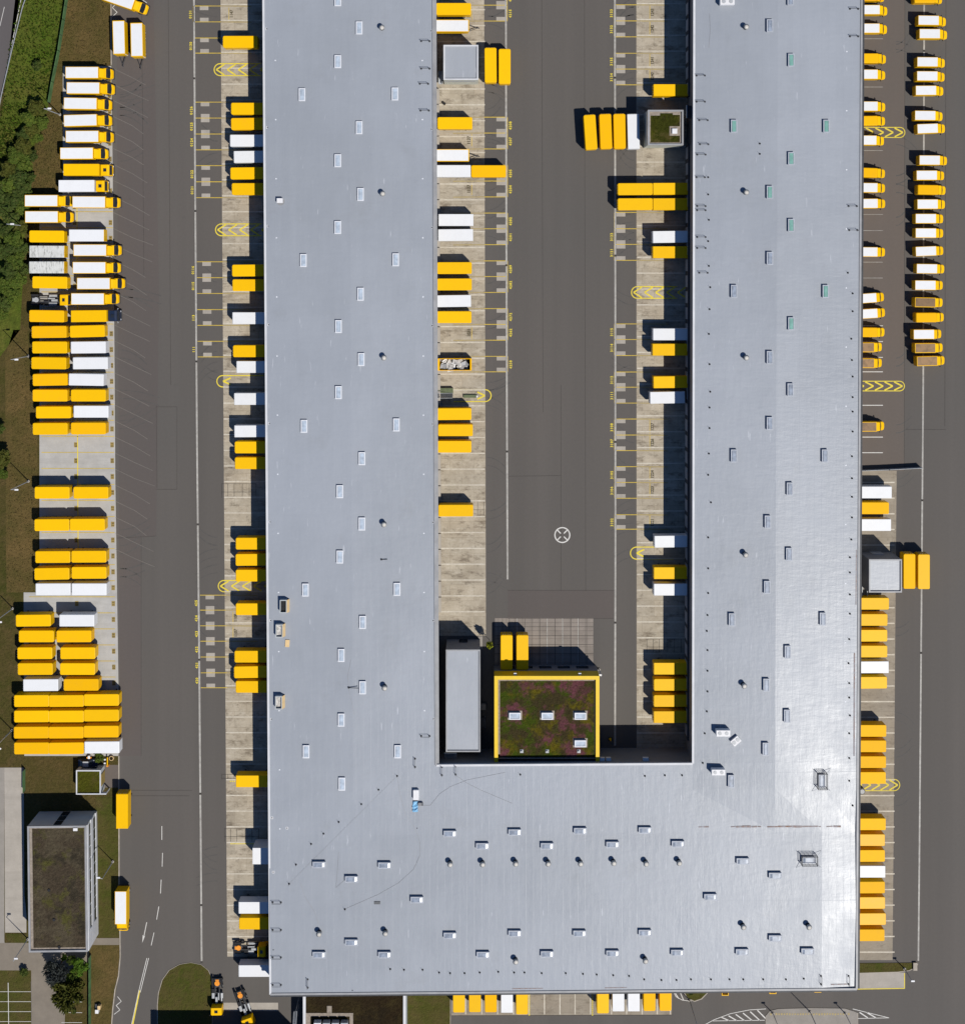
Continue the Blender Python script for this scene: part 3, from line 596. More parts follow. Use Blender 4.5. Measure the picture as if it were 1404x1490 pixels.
# grass parking rows
for y in (1443, 1457.5, 1472, 1486.5, 1501): WB.line([(-40,y),(46,y)], 0.6, 0.06)
WB.line([(12.5,1430),(13.6,1520)], 0.9, 0.065); WF.line([(46,1428),(47,1520)], 0.8, 0.06)
for y in (1458,1473.5,1488): WB.line([(90,y),(120,y)], 0.6, 0.06)
W_.build('yard_line_marking', M['wline']); DL.build('dock_bay_marking', M['dline']); WB.build('white_marking', M['wbright']); WF.build('faint_bay_marking', M['wfaint'])
Y_.build('yellow_bay_marking', M['yline']); YB.build('yellow_hatch_marking', M['ybright']); YP.build('pale_yellow_marking', M['ypale'])
JT.build('ground_joint', M['joint']); PL.build('bay_number_plate_marking', M['ochre']); PADS.build('landing_leg_pad', M['pads'])
tag(TY.build('yellow_bay_number_marking', M['ybright']), kind='structure'); tag(TD.build('dark_bay_number_marking', M['dtext']), kind='structure')
TM = Lines(); rt = random.Random(21)
for k in range(90):
    side = rt.choice(((706,1),(925,-1),(320,-1),(1300,1),(172,1)))
    x0, sg = side; y0 = rt.uniform(-20, 1380 if side[0] in (320,1300) else 860); cv = rt.choice((-1,1))*rt.uniform(.4,1.2); Lx = rt.uniform(18, 34) if side[0] != 172 else rt.uniform(30,60)
    for off in (0, 1.3*9):
        pts = [(x0+sg*(3+Lx*t), y0+off+cv*18*t*t) for t in (0,.2,.4,.6,.8,1)]
        TM.line(pts, rt.uniform(.8,1.6), 0.032)
TM.build('tyre_marking', M['tyre'])
# kerbs of the yard
kb = MB()
pts = [(173.5,1100),(173.8,1290),(175,1350),(175.5,1392),(173,1420),(168,1440),(164.5,1470),(161,1520)]
for a, b in zip(pts, pts[1:]): kb.bar(P(*a, 0.06), P(*b, 0.06), 0.22, t2=0.14)
for a, b in zip([(161.5,-120),(162.5,95)], [(162.5,95)]): kb.bar(P(*a, 0.06), P(*b, 0.06), 0.22, t2=0.14)
tag(kb.build('kerb', M['kerb']), kind='structure')


# ---------------------------------------------------------------- the big U-shaped hall
HZ = 10.0
def skew(x, y): return (x + (890-x)*y*1.39e-5, y - (x-820)*6e-6*max(y, 0))
XS = [383.3, 508, 630.7, 760, 1009.3, 1131, 1201, 1253.3]; YS = [-70, 1112, 1150, 1213, 1328, 1443]
def roofz(xi, yi):
    x, y = XS[xi], YS[yi]
    wing = {0:0, 1:.34, 2:0, 3:0, 4:0, 5:.62, 6:.62*.43, 7:0}[xi]
    f = 1.0 if y <= 1112 else (0.62 if y <= 1150 else 0.0)
    z = wing*f
    if y >= 1213: z = {1213:0.02, 1328:.36, 1443:0}[y]
    if y >= 1213 and xi == 7: z -= 0.30
    return HZ + z
hall = empty('warehouse_hall', P(690, 1280, 0))
tag(hall, 'huge U-shaped warehouse with pale blue-grey flat roof and rows of skylights', 'warehouse')
HO = hall.location
def L(px, py, z): v = P(px, py, z); return v - HO
mb = MB(); idx = {}
for i in range(len(XS)):
    for j in range(len(YS)):
        x, y = skew(XS[i], YS[j]); z = roofz(i, j); idx[i, j] = len(mb.v); mb.v.append(tuple(L(x, y, z)))
for i in range(len(XS)-1):
    for j in range(len(YS)-1):
        if j == 0 and 2 <= i < 4: continue
        mb.f.append([idx[i,j], idx[i,j+1], idx[i+1,j+1], idx[i+1,j]]); mb.m.append(0)
hroof = mb.build('roof', M['roof'], hall)
OUT = [(383.3,-70),(383.3,1443),(1253.3,1443),(1253.3,-70),(1009.3,-70),(1009.3,1112),(630.7,1112),(630.7,-70)]
mb = MB(); n = len(OUT)
for k in range(n):
    a, b = skew(*OUT[k]), skew(*OUT[(k+1)%n])
    A, B = L(*a, HZ), L(*b, HZ)
    mb.poly([(A.x,A.y,0),(B.x,B.y,0),(B.x,B.y,HZ-0.02),(A.x,A.y,HZ-0.02)])
hwall = mb.build('wall', M['wall'], hall)
edge_m = ['trim','gutter','gutter','trim','trim','trim','gutter','trim']
for k in range(n):
    if k in (3, 7): continue
    a, b = L(*skew(*OUT[k]), HZ), L(*skew(*OUT[(k+1)%n]), HZ)
    d = (b-a).normalized(); nrm = Vector((d.y, -d.x, 0))       # outward
    mb = MB(); zt = HZ+0.16+0.004*k
    c0, c1 = a + d*0.02, b - d*0.02
    pts = [c0+nrm*0.16, c1+nrm*0.16, c1-nrm*0.26, c0-nrm*0.26]
    mb.prism([(p.x,p.y) for p in pts], HZ-0.45+0.003*k, zt, 0, True)
    if k in (1, 2, 6):      # darker outer gutter lip
        pts = [c0+nrm*0.62, c1+nrm*0.62, c1+nrm*0.163, c0+nrm*0.163]
        mb.prism([(p.x,p.y) for p in pts], HZ-0.5, HZ-0.12+0.003*k, 1, True)
    mb.build('parapet', [M[edge_m[k]], M['chassis'] if k != 6 else M['gutter']], hall)
# skylights: curb + frame + pane
def skylight_proto(pane_mat, wx, wy, fm='frame', h=0.34):
    r = MB(); r.box(-wx/2, wx/2, -wy/2, wy/2, 0, h); t = 0.16; z0, z1 = h+.001, h+.1
    r.box(-wx/2-.06, wx/2+.06, wy/2-t, wy/2+.06, z0, z1); r.box(-wx/2-.06, wx/2+.06, -wy/2-.06, -wy/2+t, z0, z1)
    r.box(-wx/2-.06, -wx/2+t, -wy/2+t, wy/2-t, z0, z1); r.box(wx/2-t, wx/2+.06, -wy/2+t, wy/2-t, z0, z1)
    o = r.build('skylight', M[fm]); p = MB()
    p.loft([(-wx/2+t, wy/2-t-.01, h+.002, h+.02, .005), (-wx/4, wy/2-t-.01, h+.002, h+.13, .01), (wx/4, wy/2-t-.01, h+.002, h+.13, .01), (wx/2-t, wy/2-t-.01, h+.002, h+.02, .005)])
    q = p.build('pane', pane_mat, o); return o
sk_v = skylight_proto(M['pane'], 1.25, 2.6); sk_g = skylight_proto(M['pane_green'], 1.2, 2.6, 'frame_grey', .5); sk_h = skylight_proto(M['pane_grey'], 2.6, 1.2, 'frame_grey', .52); sk_r = skylight_proto(M['pane_grey'], 1.2, 2.6, 'frame_grey', .5)
def zroof(px, py):
    """roof height at a photo position"""
    x = px - (890-px)*py*1.39e-5; y = py
    i = max(0, min(len(XS)-2, sum(1 for q in XS if q <= x)-1)); j = max(0, min(len(YS)-2, sum(1 for q in YS if q <= y)-1))
    u = min(1, max(0, (x-XS[i])/(XS[i+1]-XS[i]))); v = min(1, max(0, (y-YS[j])/(YS[j+1]-YS[j])))
    return (roofz(i,j)*(1-u)*(1-v)+roofz(i+1,j)*u*(1-v)+roofz(i,j+1)*(1-u)*v+roofz(i+1,j+1)*u*v)
used = set()
def onroof(proto, px, py, rz=0.0, dz=-0.03):
    z = zroof(px, py); v = L(px, py, z); v.z = z + dz
    o = proto if proto.name not in used else dup(proto, v, rz)
    used.add(proto.name); o.location = v; o.rotation_euler = (0,0,rz); o.parent = hall; return o
VL = [(492,0),(523,41),(492,90),(440,138),(575,137),(523,186),(492,234),(525,283),(492,331),(442,379),(576,378),(525,428),(493,475),(526,523),(493,571),(443,620),(577,618),(527,667),(495,715),(527,762),(495,810),(445,858),(578,857),(528,905),(497,953),(528,1000),(497,1047),(446,1093),(579,1093),(498,1140)]
VR = [(1149,-1),(1119,38),(1119,376),(1067,424),(1119,520),(1149,567),(1119,616),(1067,663),(1199,663),(1148,711),(1116,759),(1147,806),(1115,854),(1064,901),(1196,900),(1145,948),(1114,996),(1144,1041),(1113,1089),(1063,1136),(1194,1135)]
VG = [(1150,88),(1067,184),(1201,184),(1150,231),(1119,280),(1150,328),(1200,424),(1150,471)]
HH = [(655,1212),(749,1210),(844,1208),(938,1207),(702,1230),(796,1230),(891,1228),(986,1227),(465,1257),(560,1258),(512,1278),(607,1308),(1080,1252),(1127,1273),(1175,1250),(1033,1304),(655,1360),(749,1357),(843,1357),(938,1356),(512,1370),(465,1388),(560,1388),(703,1388),(796,1387),(891,1386),(985,1385),(1079,1384),(1127,1364),(1174,1383)]
for p in VL: onroof(sk_v, *p)
for p in VR: onroof(sk_r, *p)
for p in VG: o = onroof(sk_g, *p); o['label'] = 'skylight with green-tinted pane'
for p in HH: onroof(sk_h, *p)
# round vents
mb = MB(); mb.cyl((0,0,0), 0.52, 0.22, 14); mb.cyl((0,0,0.22), 0.30, 0.75, 12)
vent = mb.build('roof_vent', M['chassis']); mb = MB(); mb.cyl((0,0,0.97), 0.58, 0.12, 14, r2=0.6); mb.cyl((0,0,1.09), 0.6, 0.22, 14, r2=0.2); mb.build('vent_cap', M['cap'], vent, True)
for p in [(556,41),(557,282),(559,520),(559,762),(560,999),(1084,40),(1084,280),(1084,520),(1083,806),(1081,996),(655,1255),(702,1255),(750,1254),(797,1254),(844,1254),(892,1253),(939,1254),(987,1253),(465,1356),(561,1355),(750,1396),(938,1395),(1080,1346),(1175,1346)]:
    onroof(vent, *p)
# lightning rods on concrete blocks
mb = MB(); mb.cyl((0,0,0), 0.20, 0.12, 8); mb.bar((0,0,.1),(0,0,1.1),0.03); mb.cyl((0,0,.12), .12, .12, 8)
rod = mb.build('lightning_rod', M['black'])
RODS = [(1030,258),(1030,283),(1031,320),(1030,351),(1031,387),(1033,418),(1032,450),(1031,486),(1032,530),(1033,570),(1032,593),(1032,623),(1031,660),(1030,691),(1034,731),(1030,782),(1030,827),(1030,863),(1029,895),(1028,918),(1029,946),(1029,976),(1029,1006),(1028,1035),(1025,1067),(1022,1110),
 (1233,397),(1240,427),(1240,453),(1238,493),(1239,524),(1240,548),(1240,578),(1240,599),(1240,628),(1239,664),(1239,696),(1239,723),(1239,753),(1238,785),(1236,811),(1236,833),(1236,865),(1236,893),(1235,930),(1234,965),(1235,994),(1235,1015),(1236,1041),(1235,1067),(1235,1103),(1235,1136),(1240,1172),
 (568,1410),(588,1411),(615,1411),(639,1415),(655,1416),(676,1416),(698,1415),(725,1414),(748,1415),(763,1415),(788,1416),(823,1416),(848,1417),(868,1418),(892,1419),(915,1420),(937,1425),(962,1426),(984,1426),(1005,1425),(1034,1425),(1061,1425),(1081,1425),(1110,1425),(1143,1425),(1169,1424),
 (578,1129),(551,1149),(526,1170),(493,1196),(471,1213),(453,1228),(431,1258),(421,1286),(502,1323),(938,1129),(967,1128),(992,1128),(757,1127),(1105,209),(1105,224)]
for p in RODS[:96]: onroof(rod, *p)
# guard rails by the roof ladders and dock canopies
mb = MB(); 
for x in (0, 1.75):
    mb.cyl((x,0,0), 0.22, 0.12, 8); mb.bar((x,0,.1),(x,0,1.0),0.07)
mb.bar((0,0,.98),(1.75,0,.98),0.05); mb.bar((0,0,.5),(1.75,0,.5),0.04)
rail = mb.build('roof_guard_rail', M['chassis'])
for p in [(613,60),(613,100),(611,122),(612,161),(613,1071),(1013,110),(1013,148),(1017,175),(1018,210),(1014,225),(1013,258),(1014,300),(1014,306),(1014,345),(1014,361),(1017,397),(1236,13),(1236,53),(1234,300),(1235,335),(397,1313),(397,1353),(397,1393),(397,1433)]: onroof(rail, *p)
for p in [(604,1116),(643,1128),(663,1127),(448,1437),(1194,1432),(1234,1432)]: onroof(rail, *p, rz=R(90))
# drains
mb = MB(); mb.box(-.26,.26,-.26,.26,0,.03); mb.cyl((0,0,.03), .12, .05, 8, mi=1)
drain = mb.build('roof_drain', [M['trim'], M['black']])
for k in range(9): onroof(drain, 388.5+0.95*k, 42+143.5*k)
for k in range(8): onroof(drain, 627.5+0.5*k, 45+143*k)
for p in [(418,1205),(607,1205),(398,1269),(398,1382),(513,1441)]: onroof(drain, *p)
mb = MB(); mb.cyl((0,0,0), .16, .06, 8); fas = mb.build('roof_fixing', M['frame'])
for k in range(14): onroof(fas, 401+0.5*k, 88+86*k)
for k in range(12): onroof(fas, 614.5+0.3*k, 88+86*k)
for k in range(12): onroof(fas, 1231.5-0.2*k, 75+86*k)
# lightning cables and rust stains, thin strips following the roof
def rooftrace(name, pts, wpx, mat, dz):
    mb = MB(); wd = wpx*CAMH/F/2
    for a, b in zip(pts, pts[1:]):
        n = max(1, int(math.dist(a, b)/6))
        for k in range(n):
            q = [(a[0]+(b[0]-a[0])*t, a[1]+(b[1]-a[1])*t) for t in (k/n, (k+1)/n)]
            A, B = (L(x, y, zroof(x, y)+dz) for x, y in q)
            d = (B-A).normalized(); nn = Vector((-d.y, d.x, 0))*wd
            mb.poly([A-nn, B-nn, B+nn, A+nn])
    return mb.build(name, mat, hall)
rooftrace('cable', [(578,1129),(582,1155),(590,1185),(604,1205),(611,1225),(611,1245),(602,1265),(580,1285),(550,1302),(502,1323)], 0.30, M['gutter'], .05)
rooftrace('cable', [(615,1172),(626,1172),(640,1155),(655,1145),(680,1135),(735,1124)], 0.30, M['gutter'], .05)
rooftrace('cable', [(664,1129),(680,1140),(700,1150),(745,1169)], 0.30, M['gutter'], .05)
rooftrace('cable', [(437,1285),(444,1305),(458,1327),(464,1345)], 0.30, M['gutter'], .05)
rooftrace('cable', [(493,1240),(491,1270),(489,1292),(500,1282),(512,1278)], 0.30, M['gutter'], .05)
rooftrace('cable', [(578,1129),(421,1286)], 0.18, M['gutter'], .05)
rooftrace('cable', [(1032,20),(1033,45),(1031,70)], 0.3, M['gutter'], .05)
rooftrace('cable', [(511,960),(506,985),(508,1005),(516,1040)], 0.22, M['gutter'], .05)
for xa, xb, wd in ((1016,1022,1.2),(1023,1031,2.0),(1063,1070,1.0),(1070.5,1079,2.2),(1079.5,1092,2.8),(1093,1101,1.8),(1102,1107,1.0),(1116,1131,1.6),(1131.5,1152,2.2),(1152.5,1166,2.9),(1166.5,1190,2.0),(1190.5,1194,1.2),(1202,1211,1.4),(1212,1223,2.4)):
    rooftrace('rust_streak', [(xa,1203.2-0.004*(xa-1063)+random.uniform(-.3,.3)),(xb,1203-0.004*(xb-1063)+random.uniform(-.3,.3))], wd, M['rust'], .03)
rooftrace('rust_streak', [(1245.5,800),(1244.8,880)], 1.2, M['rust'], .03)
rooftrace('rust_streak', [(1242.6,950),(1242,1100)], 2.0, M['rust'], .03)
rooftrace('rust_streak', [(745,1438.6),(790,1438.2)], 1.2, M['rust'], .03)
rooftrace('rust_streak', [(880,1437.5),(912,1437)], 1.0, M['rust'], .03)
rooftrace('rust_streak', [(1208,1432.5),(1232,1432)], 1.4, M['rust'], .03)
# dock doors and ledges on the walls one can see
def door_proto(mirror):
    d = MB(); d.box(0, .35*mirror, -1.75, 1.75, .95, 5.0) if mirror > 0 else d.box(.35*mirror, 0, -1.75, 1.75, .95, 5.0)
    o = d.build('dock_door', M['chassis']); p = MB(); x0, x1 = sorted((.352*mirror, .40*mirror)); p.box(x0, x1, -1.25, 1.25, 1.1, 4.2); p.build('door_panel', M['steel'], o); return o
dW = door_proto(-1); dE = door_proto(1)
for k, y in enumerate(ysI):
    if not (0 < y < 1075) or 150 < y < 222: continue
    gx = NX + (skew(1009.3, y)[0]-NX)*(1-HZ/CAMH); v = P(gx, y-11.5, 0) - HO
    o = dW if 'w' not in used else dup(dW, v); used.add('w'); o.location = v; o.parent = hall
for k, y in enumerate(ysE):
    if not (0 < y < 930) or 60 < y < 130: continue
    gx = NX + (skew(630.7, y)[0]-NX)*(1-HZ/CAMH); v = P(gx, y-11.5, 0) - HO
    o = dE if 'e' not in used else dup(dE, v); used.add('e'); o.location = v; o.parent = hall
    m2 = MB(); m2.box(.36, 0.95, -1.62, 1.62, 0, 1.12); lo = m2.build('dock_ledge', M['pads'], hall, loc=v)
mb = MB(); A, B = P(872, 1089.2, 0)-HO, P(999, 1089.2, 0)-HO
mb.box(A.x, B.x, A.y-0.9, A.y+0.05, 0, 1.1); mb.build('dock_ledge', M['pads'], hall)
for k in range(8):
    v = P(884+15.6*k, 1089.4, 0)-HO; m2 = MB(); m2.box(-.9, .9, -.1, .13, 1.5, 3.4); m2.build('window', M['glass'], hall, loc=v)
for x, wd in ((876,.5),(885,.5),(939,.6)):
    v = P(x, 1105, 8)-HO; m2 = MB(); m2.box(-wd, wd, -.3, .35, 7.6, 8.4); m2.build('wall_box', M['unit'], hall, loc=(v.x, L(870,1112,HZ).y+.4, 0))
mb = MB()
for (x, y) in ((1009.5,335),(1009.5,581),(1009,833),(1008,1069)):
    v = L(x-0.4, y, 9.6); mb.box(v.x-.25, v.x+.2, v.y-.3, v.y+.3, 9.3, 9.9)
mb.build('floodlight', M['unit'], hall)

# roof plant that could be lifted away
def box_thing(name, label, cat, px, py, z, parts, rz=0.0, group=None):
    t = empty(name, P(px, py, z), rz); tag(t, label, cat, group)
    for nm, mat, fn in parts: mb = MB(); fn(mb); mb.build(nm, mat, t)
    return t
def ac(px, py, label, lx, ly, h, rz=0.0):
    z = zroof(px, py)-0.02
    t = box_thing('air_conditioning_unit', label, 'air conditioner', px, py, z, [
        ('casing', M['unit'], lambda b: b.rbox(-lx/2, lx/2, -ly/2, ly/2, 0.15, h, .06, .04, 2)),
        ('skid', M['chassis'], lambda b: (b.box(-lx/2+.1, lx/2-.1, -ly/2+.05, -ly/2+.25, 0, .15), b.box(-lx/2+.1, lx/2-.1, ly/2-.25, ly/2-.05, 0, .15))),
        ('fan', M['steel'], lambda b: (b.cyl((-lx/4,0,h), min(lx,ly)*.3, .06, 14), b.cyl((lx/4,0,h), min(lx,ly)*.3, .06, 14)))], rz)
    return t
ac(1050, 1063.5, 'larger white air unit above the tilted small box, near courtyard corner', 2.9, 1.3, 1.7)
ac(1043, 1120, 'white air unit just below the courtyard corner of the hall roof', 2.8, 1.2, 1.7)
ac(1056, 4, 'white air unit at the top edge of the right roof wing', 3.0, 1.4, 1.6)
t = ac(1069.5, 1077, 'small white box turned askew on the roof below a bigger unit', 1.9, 1.4, .7, R(40))
def hatch(px, py, label, openc):
    z = zroof(px, py)-0.02
    return box_thing('roof_hatch', label, 'roof hatch', px, py, z, [
        ('curb', M['wall_light'], lambda b: (b.box(-.85,-.70,-1.35,1.35,0,1.3), b.box(.45,.60,-1.35,1.35,0,1.3), b.box(-.70,.45,1.2,1.35,0,1.3), b.box(-.70,.45,-1.35,-1.2,0,1.3))),
        ('duct', openc, lambda b: b.box(-.70,.45,-1.2,1.2,0,.75)),
        ('side_panel', M['cream'], lambda b: b.poly([(.60,-1.35,1.32),(1.05,-1.35,.1),(1.05,1.35,.1),(.60,1.35,1.32)]))])
hatch(414.5, 880.5, 'open roof box with dark inside, upper one of the three at left edge', M['black'])
hatch(408.5, 916, 'open roof box with pale scrap inside, beside the cream plate', M['scrap'])
hatch(407.8, 1020, 'open roof box with rusty inside, lowest one on left wing', M['scrap'])
box_thing('cream_plate', 'loose cream plate lying on the left roof below an open box', 'panel', 418.5, 936, zroof(418,936), [('plate', M['cream'], lambda b: b.box(-.45,.45,-.75,.75,0.01,.16))], R(-4))
box_thing('white_roof_unit', 'lone small white box unit near the left roof edge', 'roof unit', 408, 292, zroof(408,292), [('casing', M['unit'], lambda b: b.rbox(-.62,.62,-.5,.5,.1,.9,.08,.05,2)), ('dish', M['wall'], lambda b: b.cyl((.1,-.2,.0), .8, .08, 16))])
box_thing('skylight_ramp', 'glaring white roof panel above a crumpled light blue tarpaulin', 'roof panel', 605.5, 1155, zroof(605,1155), [('panel', M['unit'], lambda b: b.rbox(-.6,.6,-1.05,1.05,.05,.8,.1,.06,2))])
def tarp(b):
    rnd = random.Random(3); nx, ny = 5, 8
    for i in range(nx):
        for j in range(ny): b.v.append((-.55+1.1*i/(nx-1)+rnd.uniform(-.06,.06), -1.1+2.2*j/(ny-1), .1+rnd.uniform(0,.35)))
    for i in range(nx-1):
        for j in range(ny-1): b.f.append([i*ny+j,(i+1)*ny+j,(i+1)*ny+j+1,i*ny+j+1]); b.m.append(0)
box_thing('tarpaulin', 'crumpled light blue tarpaulin on the roof under the glaring panel', 'tarpaulin', 604.5, 1173, zroof(604,1173), [('cloth', M['tarp'], tarp)])
box_thing('roof_cabinet', 'small grey cabinet beside the light blue tarpaulin', 'cabinet', 612, 1169, zroof(612,1169), [('body', M['wall'], lambda b: b.box(-.5,.5,-.3,.3,0,.6)), ('door', M['chassis'], lambda b: b.box(.3,.52,-.25,.25,.05,.62))])
box_thing('roof_grating', 'small dark grating plate lying between two horizontal skylights', 'grating', 549, 1313.5, zroof(549,1313), [('frame', M['chassis'], lambda b: b.box(-.65,.65,-.3,.3,0,.08)), ('bars', M['steel'], lambda b: [b.bar((-.6+.2*k,-.28,.1),(-.6+.2*k,.28,.1),.04) for k in range(7)])])
box_thing('antenna_pole', 'thin dark pole lying across the left side of a skylight', 'pole', 516, 1000.4, zroof(516,1000), [('shaft', M['chassis'], lambda b: b.bar((-1.2,0,.15),(.9,.05,.6),.12)), ('foot', M['black'], lambda b: b.box(-1.35,-1.05,-.15,.15,0,.25))])
box_thing('antenna_pole', 'short dark pole lying by the right side of left roof', 'pole', 559, 814, zroof(559,814), [('shaft', M['chassis'], lambda b: b.bar((-.5,0,.1),(.7,.03,.25),.10)), ('foot', M['black'], lambda b: b.box(-.7,-.4,-.15,.15,0,.22))])
def cage(px, py, lx, ly, label):
    def fr(b):
        for x in (-lx, lx):
            for y in (-ly, ly): b.bar((x,y,0),(x,y,1.5),.09)
        for z in (.5, 1.0, 1.5):
            for s in (-1, 1): b.bar((-lx,s*ly,z),(lx,s*ly,z),.07); b.bar((s*lx,-ly,z),(s*lx,ly,z),.07)
        for k in range(5):
            x = -lx+2*lx*k/4; b.bar((x,-ly,0),(x,-ly,1.5),.035); b.bar((x,ly,0),(x,ly,1.5),.035)
    box_thing('safety_cage', label, 'scaffold cage', px, py, zroof(px,py), [('frame', M['chassis'], fr), ('outrigger', M['steel'], lambda b: (b.bar((-lx-1,-ly-.8,.08),(-lx,-ly,.8),.05), b.bar((lx+1,ly+.8,.08),(lx,ly,.8),.05), b.bar((-lx-1,ly+.8,.08),(-lx,ly,.8),.05), b.bar((lx+1,-ly-.8,.08),(lx,-ly,.8),.05)))])
cage(1194.5, 1134.5, .95, 1.6, 'tall scaffold cage around the skylight above the rust streak')
cage(1176, 1250, 1.6, .95, 'wide scaffold cage around the skylight below the rust streak')

# ---------------------------------------------------------------- smaller buildings
def house(name, label, cat, rect, h, wallm, roofm, par=0.35, parm='gutter', pt=0.3, over=0.0):
    """rect = roof rectangle in the photo at height h"""
    x0, y0, x1, y1 = rect; a, b = P(x0, y1, h), P(x1, y0, h)
    c = Vector(((a.x+b.x)/2, (a.y+b.y)/2, 0)); t = empty(name, c); tag(t, label, cat)
    hx, hy = (b.x-a.x)/2, (b.y-a.y)/2
    mb = MB()
    for (p, q) in (((-hx,-hy),(hx,-hy)),((hx,-hy),(hx,hy)),((hx,hy),(-hx,hy)),((-hx,hy),(-hx,-hy))): mb.poly([(*p,0),(*q,0),(*q,h-.01),(*p,h-.01)])
    mb.build('wall', M[wallm], t)
    mb = MB(); mb.poly([(-hx+pt,-hy+pt,h-par+.02),(hx-pt,-hy+pt,h-par+.02),(hx-pt,hy-pt,h-par+.02),(-hx+pt,hy-pt,h-par+.02)]); mb.build('roof', M[roofm], t)
    mb = MB(); o = over+.03
    mb.box(-hx-o,hx+o,hy-pt,hy+o,h-par,h); mb.box(-hx-o,hx+o,-hy-o,-hy+pt,h-par,h); mb.box(-hx-o,-hx+pt,-hy+pt,hy-pt,h-par,h-.003); mb.box(hx-pt,hx+o,-hy+pt,hy-pt,h-par,h-.003)
    mb.build('parapet', M[parm], t)
    return t, hx, hy
tA, ax, ay = house('dock_tower', 'square grey-roofed annex beside two upright yellow containers at top', 'annex', (645.5,65.5,695.8,116), 8.0, 'wall_cream', 'roof_small', .35, 'trim', .28)
mb = MB(); mb.box(-ax+.1, -ax+6.6, -ay-.12, -ay-.03, 5.6, 6.1); mb.build('wall_sign', M['gutter'], tA); mb = MB(); mb.box(-1.5, 1.5, ay+.0, ay+.1, 0, 3); mb.build('door', M['steel'], tA)
tC, cx_, cy_ = house('dock_tower', 'square grey-roofed annex on the right edge beside two upright yellow containers', 'annex', (1264,814,1311.5,862), 8.0, 'wall', 'roof_small', .35, 'gutter', .25)
mb = MB(); mb.box(-1.2, 1.2, cy_, cy_+.1, 0, 3); mb.build('door', M['steel'], tC)
tB, bx, by = house('dock_tower', 'square annex with mossy green roof beside four upright containers', 'annex', (942.5,160,994,211), 8.0, 'wall_cream', 'gravel', .4, 'gutter', .32)
mb = MB(); mb.poly([(-bx+.6,-by+.6,7.64),(bx-.7,-by+.6,7.64),(bx-.7,by-1.0,7.64),(bx-2.2,by-1.0,7.64),(bx-2.2,by-.65,7.64),(-bx+2.6,by-.65,7.64),(-bx+2.6,by-1.15,7.64),(-bx+.6,by-1.15,7.64)]); mb.build('roof_planting', M['sedum_green'], tB)
mb = MB(); mb.box(bx-2.9, bx-.75, -by+2.0, -by+4.0, 7.63, 7.68); mb.build('hatch_pad', M['gravel'], tB)
mb = MB(); mb.rbox(bx-2.4, bx-1.3, -by+2.4, -by+3.5, 7.68, 8.1, .05, .05, 2); mb.build('roof_hatch', M['unit'], tB)
tG, gx_, gy_ = house('courtyard_block', 'long narrow building with plain grey roof in the courtyard', 'building', (649,945.5,698.6,1094), 8.6, 'wall', 'roof_small', .3, 'gutter', .25)
mb = MB(); mb.box(-.9, .9, gy_, gy_+.12, 0.1, 2.8); mb.build('door', M['glass'], tG)
tY, yx, yy = house('canteen_building', 'flat building with bright yellow rim and flowering green roof', 'building', (719.6,984,871.6,1104), 8.5, 'wall', 'gravel', .6, 'yrim', .75)
for o in kids(tY):
    if o.name.startswith('parapet'):
        bpy.data.objects.remove(o)
mb = MB()   # U-shaped rim, open to the south, with a tall yellow fascia
mb.box(-yx-.05, yx+.05, yy-.72, yy+.05, 8.0, 8.5); mb.box(-yx-.05, -yx+.72, -yy-1.0, yy-.72, 8.0, 8.497); mb.box(yx-.72, yx+.05, -yy-1.0, yy-.72, 8.0, 8.497)
mb.box(-yx-.04, yx+.04, yy-.1, yy+.045, 4.6, 7.998); mb.box(-yx-.045, -yx+.05, -yy-.9, yy-.1, 4.6, 7.998); mb.box(yx-.05, yx+.045, -yy-.9, yy-.1, 4.6, 7.998)
mb.build('rim', M['yrim'], tY)
mb = MB(); mb.poly([(-yx+1.15,-yy+.25,7.945),(yx-1.0,-yy+.25,7.945),(yx-1.0,yy-1.15,7.945),(-yx+1.15,yy-1.15,7.945)]); mb.build('roof_planting', M['sedum_bright'], tY)
for (px, py) in ((749,1041),(796,1041),(844,1041),(844,1081)):
    v = P(px, py, 8.0)-tY.location; d = MB(); d.box(-1.55,1.55,-.95,1.0,7.95,7.97); d.build('gravel_border', M['gravel'], tY, loc=(v.x,v.y,0))
    f = MB(); f.box(-1.2,1.2,-.7,.7,7.97,8.45); t_=.2
    f.box(-1.22,1.22,.5,.72,8.451,8.6); f.box(-1.22,1.22,-.72,-.5,8.451,8.6); f.box(-1.22,-1.0,-.5,.5,8.451,8.6); f.box(1.0,1.22,-.5,.5,8.451,8.6)
    fo = f.build('skylight', M['frame'], tY, loc=(v.x,v.y,0)); pm = MB(); pm.box(-.99,.99,-.49,.49,8.452,8.5); pm.build('pane', M['pane'], fo)
for (px, py) in ((759,1093),(796,1093),(842,1093)):
    v = P(px, py, 8.0)-tY.location; d = MB(); d.box(-.35,.35,-.35,.35,7.95,8.1); d.cyl((0,0,8.1),.2,.3,8); d.build('roof_vent', M['steel'], tY, loc=(v.x,v.y,0))
for px in (749.5, 843.5):
    v = P(px, 980.5, 8.0)-tY.location; d = MB(); d.box(-.3,.3,0,.5,7.6,7.9); d.build('wall_lamp', M['unit'], tY, loc=(v.x,yy,0))
for k in range(5):
    d = MB(); d.box(-1.3,1.3,0,.08,1.0,2.6); d.build('window', M['glass'], tY, loc=(-yx+3+k*4.0,yy,0))
